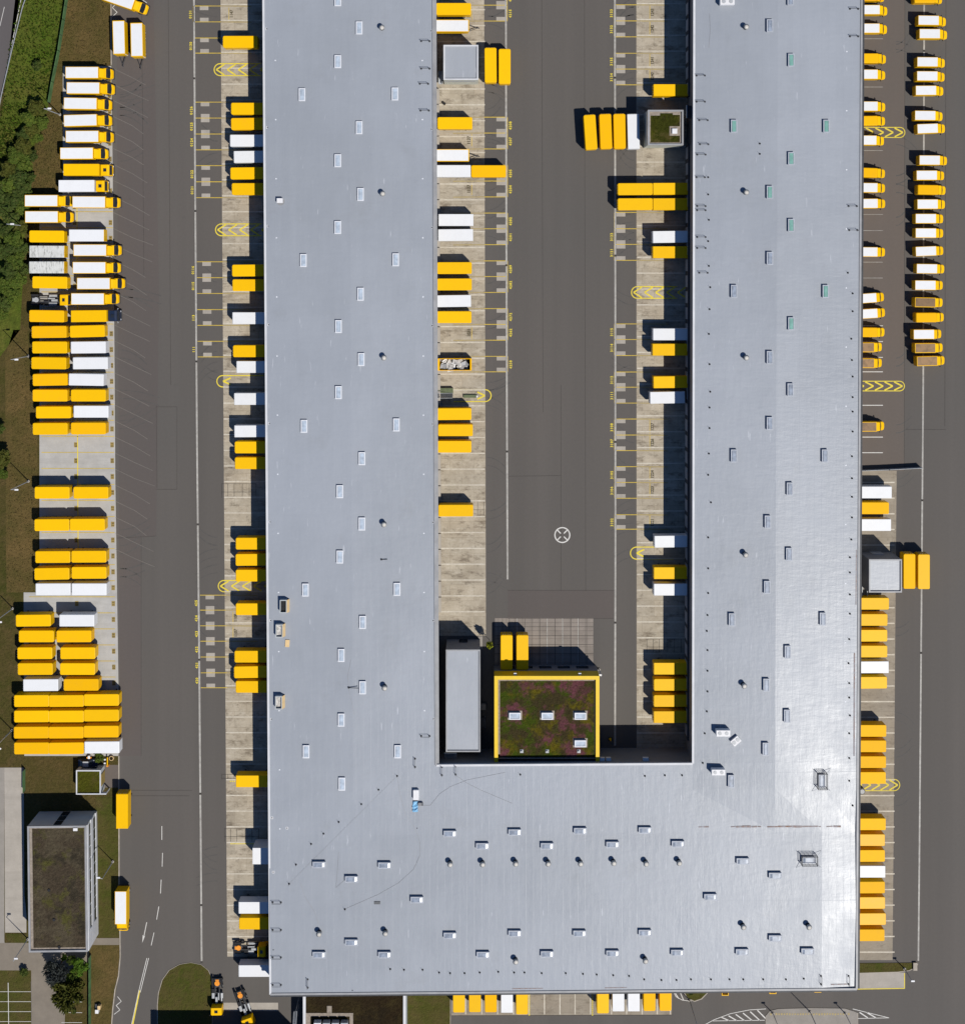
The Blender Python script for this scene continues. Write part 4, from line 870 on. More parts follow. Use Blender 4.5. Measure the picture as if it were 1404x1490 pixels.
# office block, lower left
tO, ox, oy = house('office_block', 'office block with brown planted roof and banded white east face', 'office building', (41.5,1202,127.0,1385.3), 8.3, 'wall_light', 'gravel', .35, 'gutter', .35)
tO.rotation_euler = (0,0,R(0.7))
mb = MB(); mb.poly([(-ox+.9,-oy+.8,7.99),(ox-.55,-oy+.8,7.99),(ox-.55,oy-.6,7.99),(-ox+.9,oy-.6,7.99)]); mb.build('roof_planting', M['sedum_brown'], tO)
for z0, z1 in ((0.15,1.25),(3.3,5.0),(6.6,7.9)):
    mb = MB(); mb.box(ox, ox+.16, -oy+.02, oy-.02, z0, z1); mb.build('facade_band', M['trim'], tO)
for r_, (z0, z1) in enumerate(((1.26,3.29),(5.01,6.59))):
    for k in range(9):
        y0 = -oy+4.2+k*2.45
        mb = MB(); mb.box(ox, ox+.07, y0, y0+2.1, z0+.05, z1-.05); mb.build('window', M['glass'], tO)
    mb = MB(); mb.box(ox, ox+.155, -oy+.02, -oy+4.0, z0, z1); mb.build('facade_band', M['trim'], tO)
for k in range(3):
    mb = MB(); mb.box(-.9, .7, oy, oy+.1, .4+k*2.55, 2.6+k*2.55); mb.build('window', M['glass'], tO)
for (px, py) in ((72,1295),(79,1338),(86,1378)):
    v = P(px, py, 8)-tO.location; d = MB(); d.cyl((0,0,7.9),.3,.3,10); d.build('roof_vent', M['black'], tO, loc=(v.x,v.y,0))
v = P(111.5,1207,8)-tO.location; d = MB(); d.box(-.45,.45,-.3,.3,7.99,8.2); d.build('roof_hatch', M['unit'], tO, loc=(v.x,v.y,0))
# gatehouse
tK, kx, ky = house('gatehouse', 'small gatehouse with white rim and moss-green roof', 'gatehouse', (111.3,1121,146.8,1156), 3.4, 'wall_light', 'moss', .3, 'trim', .2)
mb = MB(); mb.box(kx+.03,kx+.12,-ky+1.6,ky-1.0,.2,3.0); mb.build('shutter', M['ochre'], tK)
mb = MB(); mb.box(kx+.035,kx+1.2,-ky-.03,-ky+.2,2.4,3.38); mb.box(kx+1.0,kx+1.2,-ky-.03,-ky+.2,0,2.4); mb.build('canopy', M['trim'], tK)
mb = MB(); mb.box(-kx+.8,kx-1.2,ky,ky+.08,1.2,2.4); mb.build('window', M['glass'], tK)
# lower building below the hall with planted roof and plant enclosure
tS, sx_, sy_ = house('plant_building', 'low building below the hall with bare soil roof and white edge walls', 'building', (441.2,1444,590.5,1600), 7.4, 'wall_light', 'soil', .5, 'trim', .55)
def Sz(px, py): return P(px, py, 6.95)-tS.location
a, b = Sz(445,1600), Sz(514,1474); mb = MB(); mb.box(a.x,b.x,a.y,b.y,6.93,7.0); mb.build('plant_pad', M['gravel'], tS)
a, b = Sz(476,1473.5), Sz(483,1463.5); mb = MB(); mb.box(a.x,b.x,a.y,b.y,6.93,7.02); mb.build('hatch_pad', M['gravel'], tS)
a, b = Sz(452,1600), Sz(509,1479); mb = MB(); mb.box(a.x,b.x,a.y,b.y,7.003,7.03); mb.build('pit_floor', M['soil'], tS)
for k, (x, m_) in enumerate(((463,'unit'),(476,'steel'),(489,'steel'),(502,'steel'))):
    tt = empty('air_conditioning_unit', P(x, 1490, 7.03)); tag(tt, ['white air unit in the soil-roof pit, leftmost of four','grey air unit in the pit next to the white one','grey air unit in the pit, third of four','grey air unit in the pit, rightmost of four'][k], 'air conditioner', 'air units in the roof pit')
    mb = MB(); mb.rbox(-.75,.75,-1.6,1.0,.1,1.5,.05,.05,2); mb.build('casing', M[m_], tt); mb = MB(); mb.cyl((0,-.2,1.5),.5,.06,12); mb.build('fan', M['chassis'], tt)
# depot south of the frame that throws the long shadow
tD, dx_, dy_ = house('depot_building', 'flat depot at bottom left that throws the wide dark shadow', 'building', (240,1552,432,1760), 12.0, 'wall', 'roof_small', .4, 'gutter', .3)
# lattice stair
st = empty('lattice_mast', P(436, 1447, 0)); tag(st, 'silver lattice ladder leaning beside the soil-roofed building', 'lattice mast')
mb = MB(); A = Vector((0,0,7.0)); Bv = P(429,1492,8.4)-st.location
for s in (-.3,.3):
    mb.bar(A+Vector((s,0,0)), Bv+Vector((s,0,0)), .1); mb.bar(A+Vector((s,0,.5)), Bv+Vector((s,0,.5)), .08)
mb.build('rail', M['steel'], st); mb = MB()
for k in range(14):
    q = A.lerp(Bv, k/13); mb.bar(q+Vector((-.3,0,0)), q+Vector((.3,.2,.5)), .05); mb.bar(q+Vector((-.3,0,.5)), q+Vector((.3,0,0)), .05)
mb.build('lattice', M['steel'], st); mb = MB()
for t_ in (.1,.9):
    q = A.lerp(Bv, t_); mb.bar((q.x,q.y,0), q, .12)
mb.build('support', M['steel'], st)
# gangways linking annexes and hall
def bridge(label, rect, z, m_='steel'):
    x0,y0,x1,y1 = rect; a, b = P(x0,y1,z), P(x1,y0,z); c = Vector(((a.x+b.x)/2,(a.y+b.y)/2,0)); t = empty('gangway', c); tag(t, label, 'gangway')
    hx, hy = (b.x-a.x)/2, (b.y-a.y)/2
    mb = MB(); mb.box(-hx,hx,-hy,hy,z-.2,z); mb.build('deck', M[m_], t)
    mb = MB()
    for s in (-1,1): mb.box(-hx,hx,s*hy-.06,s*hy+.06,z+.001,z+.9) if hx > hy else mb.box(s*hx-.06,s*hx+.06,-hy,hy,z+.001,z+.9)
    mb.build('railing', M['wall_light'], t); mb = MB()
    for s in (-1,1): mb.bar((s*hx*.8, s*hy*.6, 0),(s*hx*.8, s*hy*.6, z-.2),.15)
    mb.build('leg', M['chassis'], t)
bridge('white framed gangway between hall and moss-roofed annex', (998,153.5,1008.5,172), 7.0, 'chassis')
bridge('pale metal ramp beside the grey annex at the top', (638.5,103.5,643.8,122.5), 1.4)
bridge('pale gangway from courtyard block down to the hall', (646.5,1094.5,664.5,1111), 6.0, 'pave')
bridge('pale metal ramp beside the grey annex on the right edge', (1252.5,850,1260,868), 1.4, 'pave')
# stairs by the left hall
t = empty('metal_stairs', P(646, 575, 0)); tag(t, 'olive metal stairs against the left hall beside the single arrow', 'stairs')
mb = MB()
for k in range(8): mb.box(-1.4+k*.42, -1.02+k*.42, -.55, .55, 1.2-.15*k-.05, 1.2-.15*k)
mb.build('tread', M['chassis'], t); mb = MB(); mb.box(-1.5, 2.0, .56, 1.6, 0, 1.0); mb.build('planter', M['steps'], t)
mb = MB(); mb.bar((-1.4,-.55,2.1),(1.9,-.55,1.0),.05); mb.bar((-1.4,.55,2.1),(1.9,.55,1.0),.05); mb.build('handrail', M['steel'], t)
t = empty('bollard', P(690, 576.5, 0)); tag(t, 'low white-tipped olive box inside the single-arrow marking', 'box'); mb = MB(); mb.box(-2.3, .45, -.3, .35, .05, .5); mb.build('casing', M['steps'], t); mb = MB(); mb.box(.46,.75,-.2,.2,.05,.6); mb.build('end_cap', M['unit'], t)
# dock shelter, left side
t = empty('dock_shelter', P(383, 1232, 0)); tag(t, 'broad white dock box standing out under the left roof edge', 'dock shelter')
mb = MB(); mb.rbox(-1.5, 1.9, -1.75, 1.75, .2, 5.0, .05, .04, 2); mb.build('body', M['plainwhite'], t); mb = MB(); mb.box(-1.3,1.8,-1.6,1.6,0,.2); mb.build('base', M['chassis'], t)

# fences, barriers, lamps
def fence(name, label, cat, pts, h, panelm, postm, step=2.5, th=.08):
    o = P(*pts[0]); t = empty(name, o); tag(t, label, cat); mb = MB(); pm = MB()
    for a, b in zip(pts, pts[1:]):
        A, B = P(*a)-o, P(*b)-o; d = B-A; n = max(1, int(d.length/step)); u = d.normalized(); nn = Vector((-u.y,u.x,0))*th/2
        mb.add([A-nn+Vector((0,0,.1)),B-nn+Vector((0,0,.1)),B+nn+Vector((0,0,.1)),A+nn+Vector((0,0,.1)),A-nn+Vector((0,0,h)),B-nn+Vector((0,0,h)),B+nn+Vector((0,0,h)),A+nn+Vector((0,0,h))],
               [(0,3,2,1),(4,5,6,7),(0,1,5,4),(1,2,6,5),(2,3,7,6),(3,0,4,7)])
        for k in range(n+1): q = A.lerp(B, k/n); pm.bar(q, q+Vector((0,0,h+.08)), .1)
    mb.build('panel', panelm, t); pm.build('post', postm, t); return t
fence('mesh_fence', 'dark green mesh fence between meadow and dry grass strip', 'fence', [(115,-120),(101,-10),(95,30),(88,75),(79,120),(74,150)], 2.0, M['screen'], M['chassis'])
fence('mesh_fence', 'dark green mesh fence beside the gatehouse lawn and pavement', 'fence', [(37.5,1118),(37.5,1150)], 1.8, M['screen'], M['chassis'])
fence('mesh_fence', 'dark green mesh fence running down from the office block', 'fence', [(133,1388),(133,1560)], 1.8, M['screen'], M['chassis'])
fence('sliding_gate', 'long pale sliding gate across the right-hand yard', 'gate', [(1238,684),(1290,682),(1338,679.5)], 1.9, M['wall_light'], M['steel'])
t = empty('crash_barrier', P(34, 8)); tag(t, 'pale steel crash barrier along the road edge', 'crash barrier'); mb, pm = MB(), MB(); o = t.location
bp = [(61,-60),(35,10),(22,62),(12,105),(5,135),(-20,250)]
for a, b in zip(bp, bp[1:]):
    A, B = P(*a)-o, P(*b)-o; mb.bar(A+Vector((0,0,.65)), B+Vector((0,0,.65)), .10, t2=.3); n = max(1, int((B-A).length/4))
    for k in range(n): q = A.lerp(B, k/n); pm.bar(q, q+Vector((0,0,.75)), .12)
mb.build('beam', M['steel'], t); pm.build('post', M['steel'], t)
def lamp(px, py, h, label, arm=(1.2,0), group='yard lamp posts'):
    t = empty('lamp_post', P(px, py, 0)); tag(t, label, 'lamp post', group)
    mb = MB(); mb.cyl((0,0,0), .12, h, 8, r2=.06); mb.build('pole', M['steel'], t)
    mb = MB(); mb.cyl((0,0,0), .3, .4, 8); mb.build('base', M['pads'], t)
    mb = MB(); mb.bar((0,0,h),(arm[0],arm[1],h+.15),.08); mb.build('arm', M['steel'], t)
    mb = MB(); mb.rbox(arm[0]-.4,arm[0]+.4,arm[1]-.18,arm[1]+.18,h+.08,h+.24,.1,.04,3); mb.build('lamp_head', M['unit'], t)
lamp(88.6,167,12,'tall lamp post between trees and fourth white truck of left lot'); lamp(36.5,328.5,12,'tall lamp post with bright heads at the hedge beside white trucks')
lamp(42.5,518,12,'tall lamp post on dry grass left of yellow containers'); lamp(42.5,700,12,'tall lamp post near the dark bush on left grass')
lamp(19.5,885,12,'tall lamp post left of slab corner with white container'); lamp(18.5,1062,12,'tall lamp post left of the packed container block')
lamp(41.5,1366,10,'lamp post at the lower left corner of the office block',(.6,.6)); lamp(165,1253,9,'lamp post on the lawn right of the office block',(-.8,.3))
lamp(1003,1455,10.3,'lamp post on the small grass bed below the hall',(.5,-.6)); lamp(1178,1472,11,'tall lamp post in the middle of the paved island',(.5,-.6))
lamp(1124,1474,5,'short lamp post at the left end of the paved island',(.3,-.2)); lamp(1229,1474,5,'short lamp post at the right end of the paved island',(.3,-.2)); lamp(1315,1409,5,'short lamp post at the tip of the grass strip',(.3,-.2)); lamp(871.5,974,5.2,'short lamp post by the corner of the yellow-rimmed building',(-.3,.3))
# small things
def yellow_bin(px, py, label):
    box_thing('skip_bin', label, 'bin', px, py, 0, [('body', M['yellow'], lambda b: (b.box(-.75,-.6,-.7,.7,.1,1.5), b.box(.6,.75,-.7,.7,.1,1.5), b.box(-.6,.6,.55,.7,.1,1.5), b.box(-.6,.6,-.7,-.55,.1,1.5), b.box(-.6,.6,-.55,.55,.1,.3))), ('lid', M['ochre'], lambda b: b.box(-.3,.3,-.3,.3,.9,1.2)), ('wheel', M['black'], lambda b: [b.cyl((x,y,0),.1,.1,8) for x in (-.5,.5) for y in (-.4,.4)])], group='yellow bins below the hall')
yellow_bin(1053, 1439, 'open yellow bin below the hall, leftmost of three'); yellow_bin(1122, 1436.5, 'yellow bin tucked under the hall edge, middle of three'); yellow_bin(1187, 1434.5, 'yellow bin tucked under the hall edge, rightmost of three')

# ---------------------------------------------------------------- vehicles
# local frame: +x is the front; z=0 the ground; origin under the middle of the cargo roof
def park(name):      # prototypes are placed by their first use
    return empty(name, (0, 0, -50))
def swap(name, mat, Lh=7.45, door_mat=None, front=None, rnd=.30, mid=None):
    t = park(name); W = 2.55; h = 4.0
    mb = MB(); mb.rbox(-Lh/2, Lh/2, -W/2, W/2, 1.25, h, rnd, .10, 4); mb.build('body', M[mat], t)
    mb = MB()
    for s in (-1, 1): mb.box(-Lh/2+.05, Lh/2-.05, s*.85-.07, s*.85+.07, 1.02, 1.25)
    for x in (-Lh/2+.3, -1.2, 1.2, Lh/2-.3): mb.box(x-.06, x+.06, -1.2, 1.2, 1.10, 1.24)
    mb.build('underframe', M['chassis'], t)
    for x in (-2.3, 2.3):
        for s in (-1, 1):
            mb = MB(); mb.bar((x, s*1.12, 0.02), (x, s*1.12, 1.1), .12); mb.box(x-.14, x+.14, s*1.12-.14, s*1.12+.14, 0.0, .05); mb.bar((x, s*1.12, .9), (x+.6, s*1.12, 1.12), .06); mb.build('leg', M['chassis'], t)
    mb = MB(); mb.box(-Lh/2-.05, -Lh/2+.02, -W/2+rnd*.9, -.02, 1.35, 3.85); mb.box(-Lh/2-.05, -Lh/2+.02, .02, W/2-rnd*.9, 1.35, 3.85)
    for y in (-.75, -.3, .3, .75): mb.bar((-Lh/2-.09, y, 1.3), (-Lh/2-.09, y, 3.85), .05, mi=1)
    mb.build('rear_door', [M[door_mat or mat], M['steel']], t)
    if front:
        mb = MB(); mb.box(Lh/2-.06, Lh/2+.04, -W/2+.02, W/2-.02, 1.3, 3.97); mb.build('front_wall', M[front], t)
    return t
def wheels(t, xs, hw, r=.48):
    for x in xs:
        for s in (-1, 1):
            mb = MB(); mb.cyl((x, s*hw-.15, r), r, .3, 14, 'y'); wo = mb.build('wheel', M['black'], t)
            mb = MB(); mb.cyl((x, s*hw+(.151 if s > 0 else -.171), r), r*.5, .02, 10, 'y'); mb.build('rim', M['steel'], wo)
def trim(t, x0, x1, hw, z, mat, w=.13):
    mb = MB()
    for s in (-1, 1): mb.box(x0, x1, s*hw-w/2, s*hw+w/2, z-.12, z+.03)
    mb.box(x0-.02, x0+w+.02, -hw+w/2, hw-w/2, z-.12, z+.033); mb.box(x1-w-.02, x1+.02, -hw+w/2, hw-w/2, z-.12, z+.033)
    mb.build('edge_trim', M[mat], t)
def mirrors(t, x, hw, z, mat='black'):
    for s in (-1, 1):
        mb = MB(); mb.bar((x, s*hw, z), (x+.15, s*(hw+.28), z), .05); mb.box(x+.08, x+.2, s*(hw+.28)-.1, s*(hw+.28)+.1, z-.3, z+.12); mb.build('mirror', M[mat], t)
def boxtruck(name, boxm, trimm='yellow', cabm='yellow', Lb=7.1, tall=False, hb=3.75):
    t = park(name); W = 2.5; a = Lb/2
    mb = MB(); mb.rbox(-a, a, -W/2, W/2, 1.0, hb, .06, .04, 2); mb.build('cargo_box', M[trimm or boxm], t)
    if trimm: mb = MB(); mb.box(-a+.11, a-.11, -W/2+.11, W/2-.11, hb-.02, hb+.025); mb.build('roof_panel', M[boxm], t)
    mb = MB(); mb.box(-a-.04, -a, -W/2+.1, -.02, 1.1, hb-.15); mb.box(-a-.04, -a, .02, W/2-.1, 1.1, hb-.15); mb.build('rear_door', M[trimm or boxm], t)
    mb = MB(); [mb.box(-a+.1, a+1.9, s*.45-.06, s*.45+.06, .62, .95) for s in (-1, 1)]; mb.box(-a-.05, -a+.1, -1.15, 1.15, .45, .75); mb.build('chassis', M['chassis'], t)
    x0 = a+.16
    if not tall:
        mb = MB(); mb.loft([(x0, 1.08, .75, 2.75, .10), (x0+.95, 1.10, .55, 2.80, .12), (x0+1.2, 1.10, .5, 2.66, .12), (x0+1.85, 1.08, .45, 1.72, .10), (x0+2.2, .98, .42, 1.5, .16), (x0+2.4, .74, .45, 1.15, .2)])
        mb.build('cab', M[cabm], t)
        mb = MB(); mb.poly([(x0+1.18,-.98,2.68),(x0+1.5,-1.05,2.22),(x0+1.83,-1.02,1.75),(x0+1.92,0,1.72),(x0+1.83,1.02,1.75),(x0+1.5,1.05,2.22),(x0+1.18,.98,2.68)]); mb.v = [(x+.03,y,z+.03) for x,y,z in mb.v]; mb.build('windscreen', M['glass'], t)
        mb = MB(); mb.loft([(x0-.1, .98, 2.8, 3.35, .1), (x0+.35, .95, 2.8, 3.25, .1), (x0+.85, .85, 2.78, 2.9, .05)]); mb.build('wind_deflector', M[cabm], t)
        mb = MB(); mb.box(x0+2.15, x0+2.5, -1.05, 1.05, .35, .72); mb.build('bumper', M['chassis'], t); mirrors(t, x0+1.25, 1.12, 2.1)
        for s in (-1,1): mb = MB(); mb.box(x0+2.13, x0+2.27, s*.82-.14, s*.82+.14, .85, 1.05); mb.build('headlight', M['frame'], t)
    else:
        mb = MB(); mb.loft([(x0, 1.2, .75, 3.0, .12), (x0+1.35, 1.22, .5, 3.05, .14), (x0+1.75, 1.2, .45, 2.85, .16), (x0+2.1, 1.16, .4, 1.75, .12), (x0+2.2, 1.08, .4, 1.4, .12)]); mb.build('cab', M[cabm], t)
        mb = MB(); mb.poly([(x0+1.79,-1.03,2.72),(x0+2.1,-1.02,1.78),(x0+2.1,1.02,1.78),(x0+1.79,1.03,2.72)]); mb.v = [(x+.03,y,z+.02) for x,y,z in mb.v]; mb.build('windscreen', M['glass'], t)
        mb = MB(); mb.box(x0+.55, x0+1.2, -.35, .35, 3.04, 3.10); mb.build('roof_hatch', M['glass'], t)
        mb = MB(); mb.box(x0+2.1, x0+2.32, -1.18, 1.18, .35, .72); mb.build('bumper', M['chassis'], t); mirrors(t, x0+1.8, 1.22, 2.4, 'steel')
        for s in (-1,1): mb = MB(); mb.box(x0+2.15, x0+2.27, s*.88-.16, s*.88+.16, .85, 1.08); mb.build('headlight', M['frame'], t)
    wheels(t, (-a+1.2, x0+1.0), 1.05)
    return t
def van(name, boxm, trimm, cabm='yellow', open_roof=False, rounded=False):
    t = park(name); a = 2.25; W = 2.08; hb = 2.95
    mb = MB(); mb.rbox(-a, a, -W/2, W/2, .65, hb, .22 if rounded else .06, .16 if rounded else .05, 3); mb.build('cargo_box', M['yellow' if trimm else boxm], t)
    if open_roof: mb = MB(); mb.box(-a+.14, a-.16, -W/2+.14, W/2-.14, hb-.01, hb+.02); mb.build('roof_panel', M['brown'], t)
    elif trimm: mb = MB(); mb.box(-a+.1, a-.12, -W/2+.1, W/2-.1, hb-.01, hb+.02); mb.build('roof_panel', M[boxm], t)
    mb = MB(); mb.box(-a-.04, -a, -.93, -.02, .7, hb-.2); mb.box(-a-.04, -a, .02, .93, .7, hb-.2); mb.build('rear_door', M['yellow' if boxm != 'amber' else 'amber'], t)
    x0 = a+.02
    mb = MB(); mb.loft([(x0, .95, .5, 2.75 if not rounded else 2.82, .10), (x0+.4, .97, .42, 2.62, .12), (x0+.74, .95, .4, 2.42, .14), (x0+1.14, .95, .38, 1.6, .12), (x0+1.55, .94, .38, 1.45, .14), (x0+1.9, .80, .4, 1.25, .16), (x0+2.08, .52, .45, .95, .16)]); mb.build('cab', M[cabm], t)
    mb = MB(); mb.poly([(x0+.74,-.88,2.42),(x0+.94,-.93,2.0),(x0+1.14,-.9,1.62),(x0+1.24,0,1.57),(x0+1.14,.9,1.62),(x0+.94,.93,2.0),(x0+.74,.88,2.42)]); mb.v = [(x+.03,y,z+.035) for x,y,z in mb.v]; mb.build('windscreen', M['glass'], t)
    mb = MB(); mb.box(x0+1.6, x0+1.98, -.8, .8, .32, .6); mb.build('bumper', M['chassis'], t); mirrors(t, x0+.7, .97, 1.75)
    for s in (-1,1): mb = MB(); mb.box(x0+1.62, x0+1.86, s*.68-.13, s*.68+.13, .95, 1.13); mb.build('headlight', M['frame'], t)
    wheels(t, (-a+.75, x0+.95), .85, .36)
    return t
def trailer(name, boxm, sidem):
    t = park(name); a = 3.6
    mb = MB(); mb.rbox(-a, a, -1.24, 1.24, 1.0, 3.75, .06, .05, 2); mb.build('cargo_box', M[boxm], t); trim(t, -a, a, 1.24, 3.75, sidem, .12)
    mb = MB()
    for s in (-1, 1): mb.box(-a+.1, a-.1, s*1.25-.01, s*1.25+.02, 1.05, 3.6)
    mb.box(a-.0, a+.03, -1.15, 1.15, 1.05, 3.6); mb.build('side_panel', M[sidem], t)
    mb = MB(); mb.box(-a-.04, -a, -1.1, -.02, 1.1, 3.55); mb.box(-a-.04, -a, .02, 1.1, 1.1, 3.55); mb.build('rear_door', M[sidem], t)
    mb = MB(); [mb.box(-a+.1, a-.1, s*.5-.06, s*.5+.06, .65, .97) for s in (-1, 1)]; mb.build('chassis', M['chassis'], t)
    mb = MB(); mb.bar((a-.2,-.7,.75),(a+1.8,0,.7),.12); mb.bar((a-.2,.7,.75),(a+1.8,0,.7),.12); mb.bar((a+1.7,0,.7),(a+2.2,0,.7),.14); mb.cyl((a+2.2,0,.62),.12,.16,10); mb.build('drawbar', M['chassis'], t)
    wheels(t, (-a+1.6, -a+2.8, a-1.0), 1.0, .42)
    return t
def tractor(name, cabm='yellow', Lc=7.2, gear=True):
    t = park(name); a = Lc/2
    mb = MB(); [mb.box(-a, a, s*.45-.09, s*.45+.09, .75, 1.05) for s in (-1, 1)]
    for x in (-a+.05, -a+1.6, -.6, 1.0, 2.2): mb.box(x, x+.18, -.4, .4, .78, 1.02)
    mb.build('chassis', M['chassis'], t)
    mb = MB(); mb.box(-a-.1, -a+1.5, -1.2, -.7, .95, 1.1); mb.box(-a-.1, -a+1.5, .7, 1.2, .95, 1.1); mb.box(a-2.9, a-1.9, -1.2, 1.2, .9, 1.02); mb.box(-1.4, -.5, -1.22, -.6, 1.0, 1.12); mb.build('mudguard', M['black'], t)
    mb = MB(); mb.cyl((-a+1.0, 0, 1.06), .55, .12, 16); mb.box(-a+.2, -a+.9, -.35, .35, 1.05, 1.12); mb.build('fifth_wheel', M['orange' if gear else 'steel'], t)
    mb = MB(); mb.box(-.6, 1.6, -1.2, -.62, .45, 1.02); mb.cyl((-.4, .9, .75), .3, 1.7, 12, 'x'); mb.build('fuel_tank', M['steel'], t)
    mb = MB(); mb.box(.2, 1.5, -.35, .1, 1.06, 1.5); mb.box(-.6, .9, .2, .42, 1.06, 1.3); mb.build('engine_cover', M['steel'], t)
    x0 = a-1.75
    mb = MB(); mb.loft([(x0, 1.15, .8, 2.9, .12), (x0+1.3, 1.18, .55, 2.95, .14), (x0+1.62, 1.16, .5, 2.75, .16), (x0+1.95, 1.12, .45, 1.7, .12), (x0+2.05, 1.02, .45, 1.35, .12)]); mb.build('cab', M[cabm], t)
    mb = MB(); mb.poly([(x0+1.66,-1.0,2.62),(x0+1.96,-1.0,1.74),(x0+1.96,1.0,1.74),(x0+1.66,1.0,2.62)]); mb.v = [(x+.03,y,z+.02) for x,y,z in mb.v]; mb.build('windscreen', M['glass'], t)
    mb = MB(); mb.box(x0+.5, x0+1.05, -.35, .35, 2.93, 3.0); mb.build('roof_hatch', M['glass'], t); mirrors(t, x0+1.65, 1.18, 2.3)
    wheels(t, (-a+.7, -a+1.8, a-1.0), .98, .48)
    return t
PR = {
 'sy': swap('swap_body', 'yellow'), 'sa': swap('swap_body', 'amber'), 'sg': swap('swap_body', 'glint'), 'sw': swap('swap_body', 'white', rnd=.12), 'sd': swap('swap_body', 'dirty', front='yellow', rnd=.08),
 'swf': swap('swap_body', 'white', front='yellow', rnd=.08), 'syb': swap('swap_body', 'yellow', rnd=.06), 'swb': swap('swap_body', 'plainwhite', rnd=.06),
 'ss': swap('swap_body', 'plainwhite', 6.75, rnd=.06),
 'tw': boxtruck('box_truck', 'plainwhite'), 'ty': boxtruck('box_truck', 'yellow', None, tall=True, Lb=7.6, hb=3.95), 'tt': boxtruck('box_truck', 'plainwhite', None, tall=True, Lb=7.6, hb=3.95),
 'tn': boxtruck('box_truck', 'yellow', None, 'navy', tall=True, Lb=7.6, hb=3.95),
 'vw': van('delivery_van', 'plainwhite', 'yellow'), 'vc': van('delivery_van', 'plainwhite', 'yellow'), 'vy': van('delivery_van', 'amber', None, 'yellow', rounded=True), 'vb': van('delivery_van', 'brown', 'yellow', open_roof=True),
 'tr': trailer('trailer', 'plainwhite', 'yellow'), 'tra': tractor('tractor_unit'), 'cht': tractor('chassis_truck', Lc=8.4, gear=False),
}
HT = {'s': 4.0, 't': 3.75, 'v': 2.95, 'c': 3.0}
fresh = dict(PR); FLEET = []
WORD = {'sy':'yellow swap body','sa':'faded yellow swap body','sg':'sun-glinting pale yellow swap body','sw':'white swap body','sd':'dirt-streaked white swap body','swf':'white swap body with yellow front','syb':'yellow swap body','swb':'white swap body','ss':'short white swap body',
        'tw':'white box truck with yellow cab','ty':'all-yellow box truck','tt':'white box truck with tall yellow cab','tn':'yellow box truck with navy cab','vw':'white-roofed yellow van','vc':'white-roofed yellow van','vy':'all-yellow van','vb':'brown-roofed yellow van','tr':'white trailer with yellow sides','tra':'dark tractor unit with yellow cab','cht':'dark bare chassis truck with yellow cab'}
CAT = {'s':'swap body','t':'truck','v':'van','c':'truck'}
def put(kind, px, py, rz=0.0, row=None, label=None, sort=None):
    h = HT[kind[0]] if kind not in ('tra',) else 1.0
    v = P(px, py, h); v.z = 0.0
    if kind in fresh: o = fresh.pop(kind); o.location = v; o.rotation_euler = (0,0,R(rz))
    else: o = dup(PR[kind], v, R(rz))
    o['category'] = 'trailer' if kind == 'tr' else 'tractor' if kind == 'tra' else CAT[kind[0]]
    FLEET.append((o, kind, row, label, sort if sort is not None else py)); return o
j = lambda a=.7: random.uniform(-a, a)

# left lot, upper: two staggered columns
row = ('left lot east column', 'trucks and swap bodies of the left lot')
for k, x, y, r in (('tw',119.7,105.5,0),('tw',121.4,128,-.3),('tw',117.4,150.5,-.8),('tw',117.4,175,1.6),('tw',120,198.5,.2),('tw',112,223,.3),('ty',119,247,0),('tt',112,270.5,.3),('tw',129.8,294,-.2),
                   ('swf',126.3,342.5,0),('tw',131.4,364,0),('tw',130.3,389.5,0),('tw',136.5,412.5,0),('tw',128,435,0),('tn',130,460,.6),('sy',127.5,482,1.4),('sw',129,505.5,.6),('sw',132,528.5,.4),('sw',126,552.5,-1.0),('sy',129,575.5,0),('sw',133,599,0),('sa',129,623.5,.3),
                   ('sy',132.7,717,0),('sy',127.5,763.5,.3),('sy',129.7,810,.2),('sy',130,833.5,.3),('sw',130.2,857.5,0),('sw',112.3,903,0),('sa',108,926,.3),('sy',113.7,950.5,.2),('sy',113.2,973.5,0),('sa',118.5,996.5,.2)): put(k, x, y, r, row)
row = ('left lot west column', 'trucks and swap bodies of the left lot')
for k, x, y, r in (('tw',60.5,292,0),('tw',61,315.5,0),('sy',68.6,344,-.4),('sd',68.8,366,-.3),('sd',68.5,389,0),('sy',73,411,-.8),('sa',68.5,460,-.8),('sa',72,483,.6),('sy',72.8,505.5,0),('sy',71.6,528.5,-.6),('sa',73.5,552.5,1.0),('sa',73.3,575.5,0),('sy',78.2,600,.2),('sy',73.5,624,.2),
                   ('sy',76.3,717,0),('sy',76,764,.4),('sy',77.3,810.5,.3),('sy',76,835,1.0),('sw',77.8,857.5,.3),('sy',49,903,.6),('sy',53.4,926,.2),('sy',51.3,950.5,.3),('sy',51.8,973.5,.3),('sw',59.8,997,.4)): put(k, x, y, r, row)
put('cht', 71, 436.5, 0, None, 'bare chassis truck with yellow cab parked among yellow swap bodies')
for x, nm in ((46.5,'west'),(97,'middle'),(148,'east')):
    for i, y in enumerate((1020,1042.5,1066,1089)):
        if nm == 'east': y -= 1.4
        if i == 3 and nm == 'east':
            put('sw', x+.8, y, .5, None, 'white swap body at the lower right corner of the packed yellow block'); continue
        put(('sy','sy','sa','sa')[i], x-.4*(i == 2), y, (.3,.3,.5,.5)[i]+j(.2), None, 'yellow swap body, %s place in the %s row of the packed block' % (nm, ('top','second','third','bottom')[i]))
put('syb', 178, 1180.7, -90, None, 'single yellow swap body parked upright at the kerb above the office block')
o = put('tw', 176, 1321, -90, None, 'white box truck parked at the kerb beside the office block')
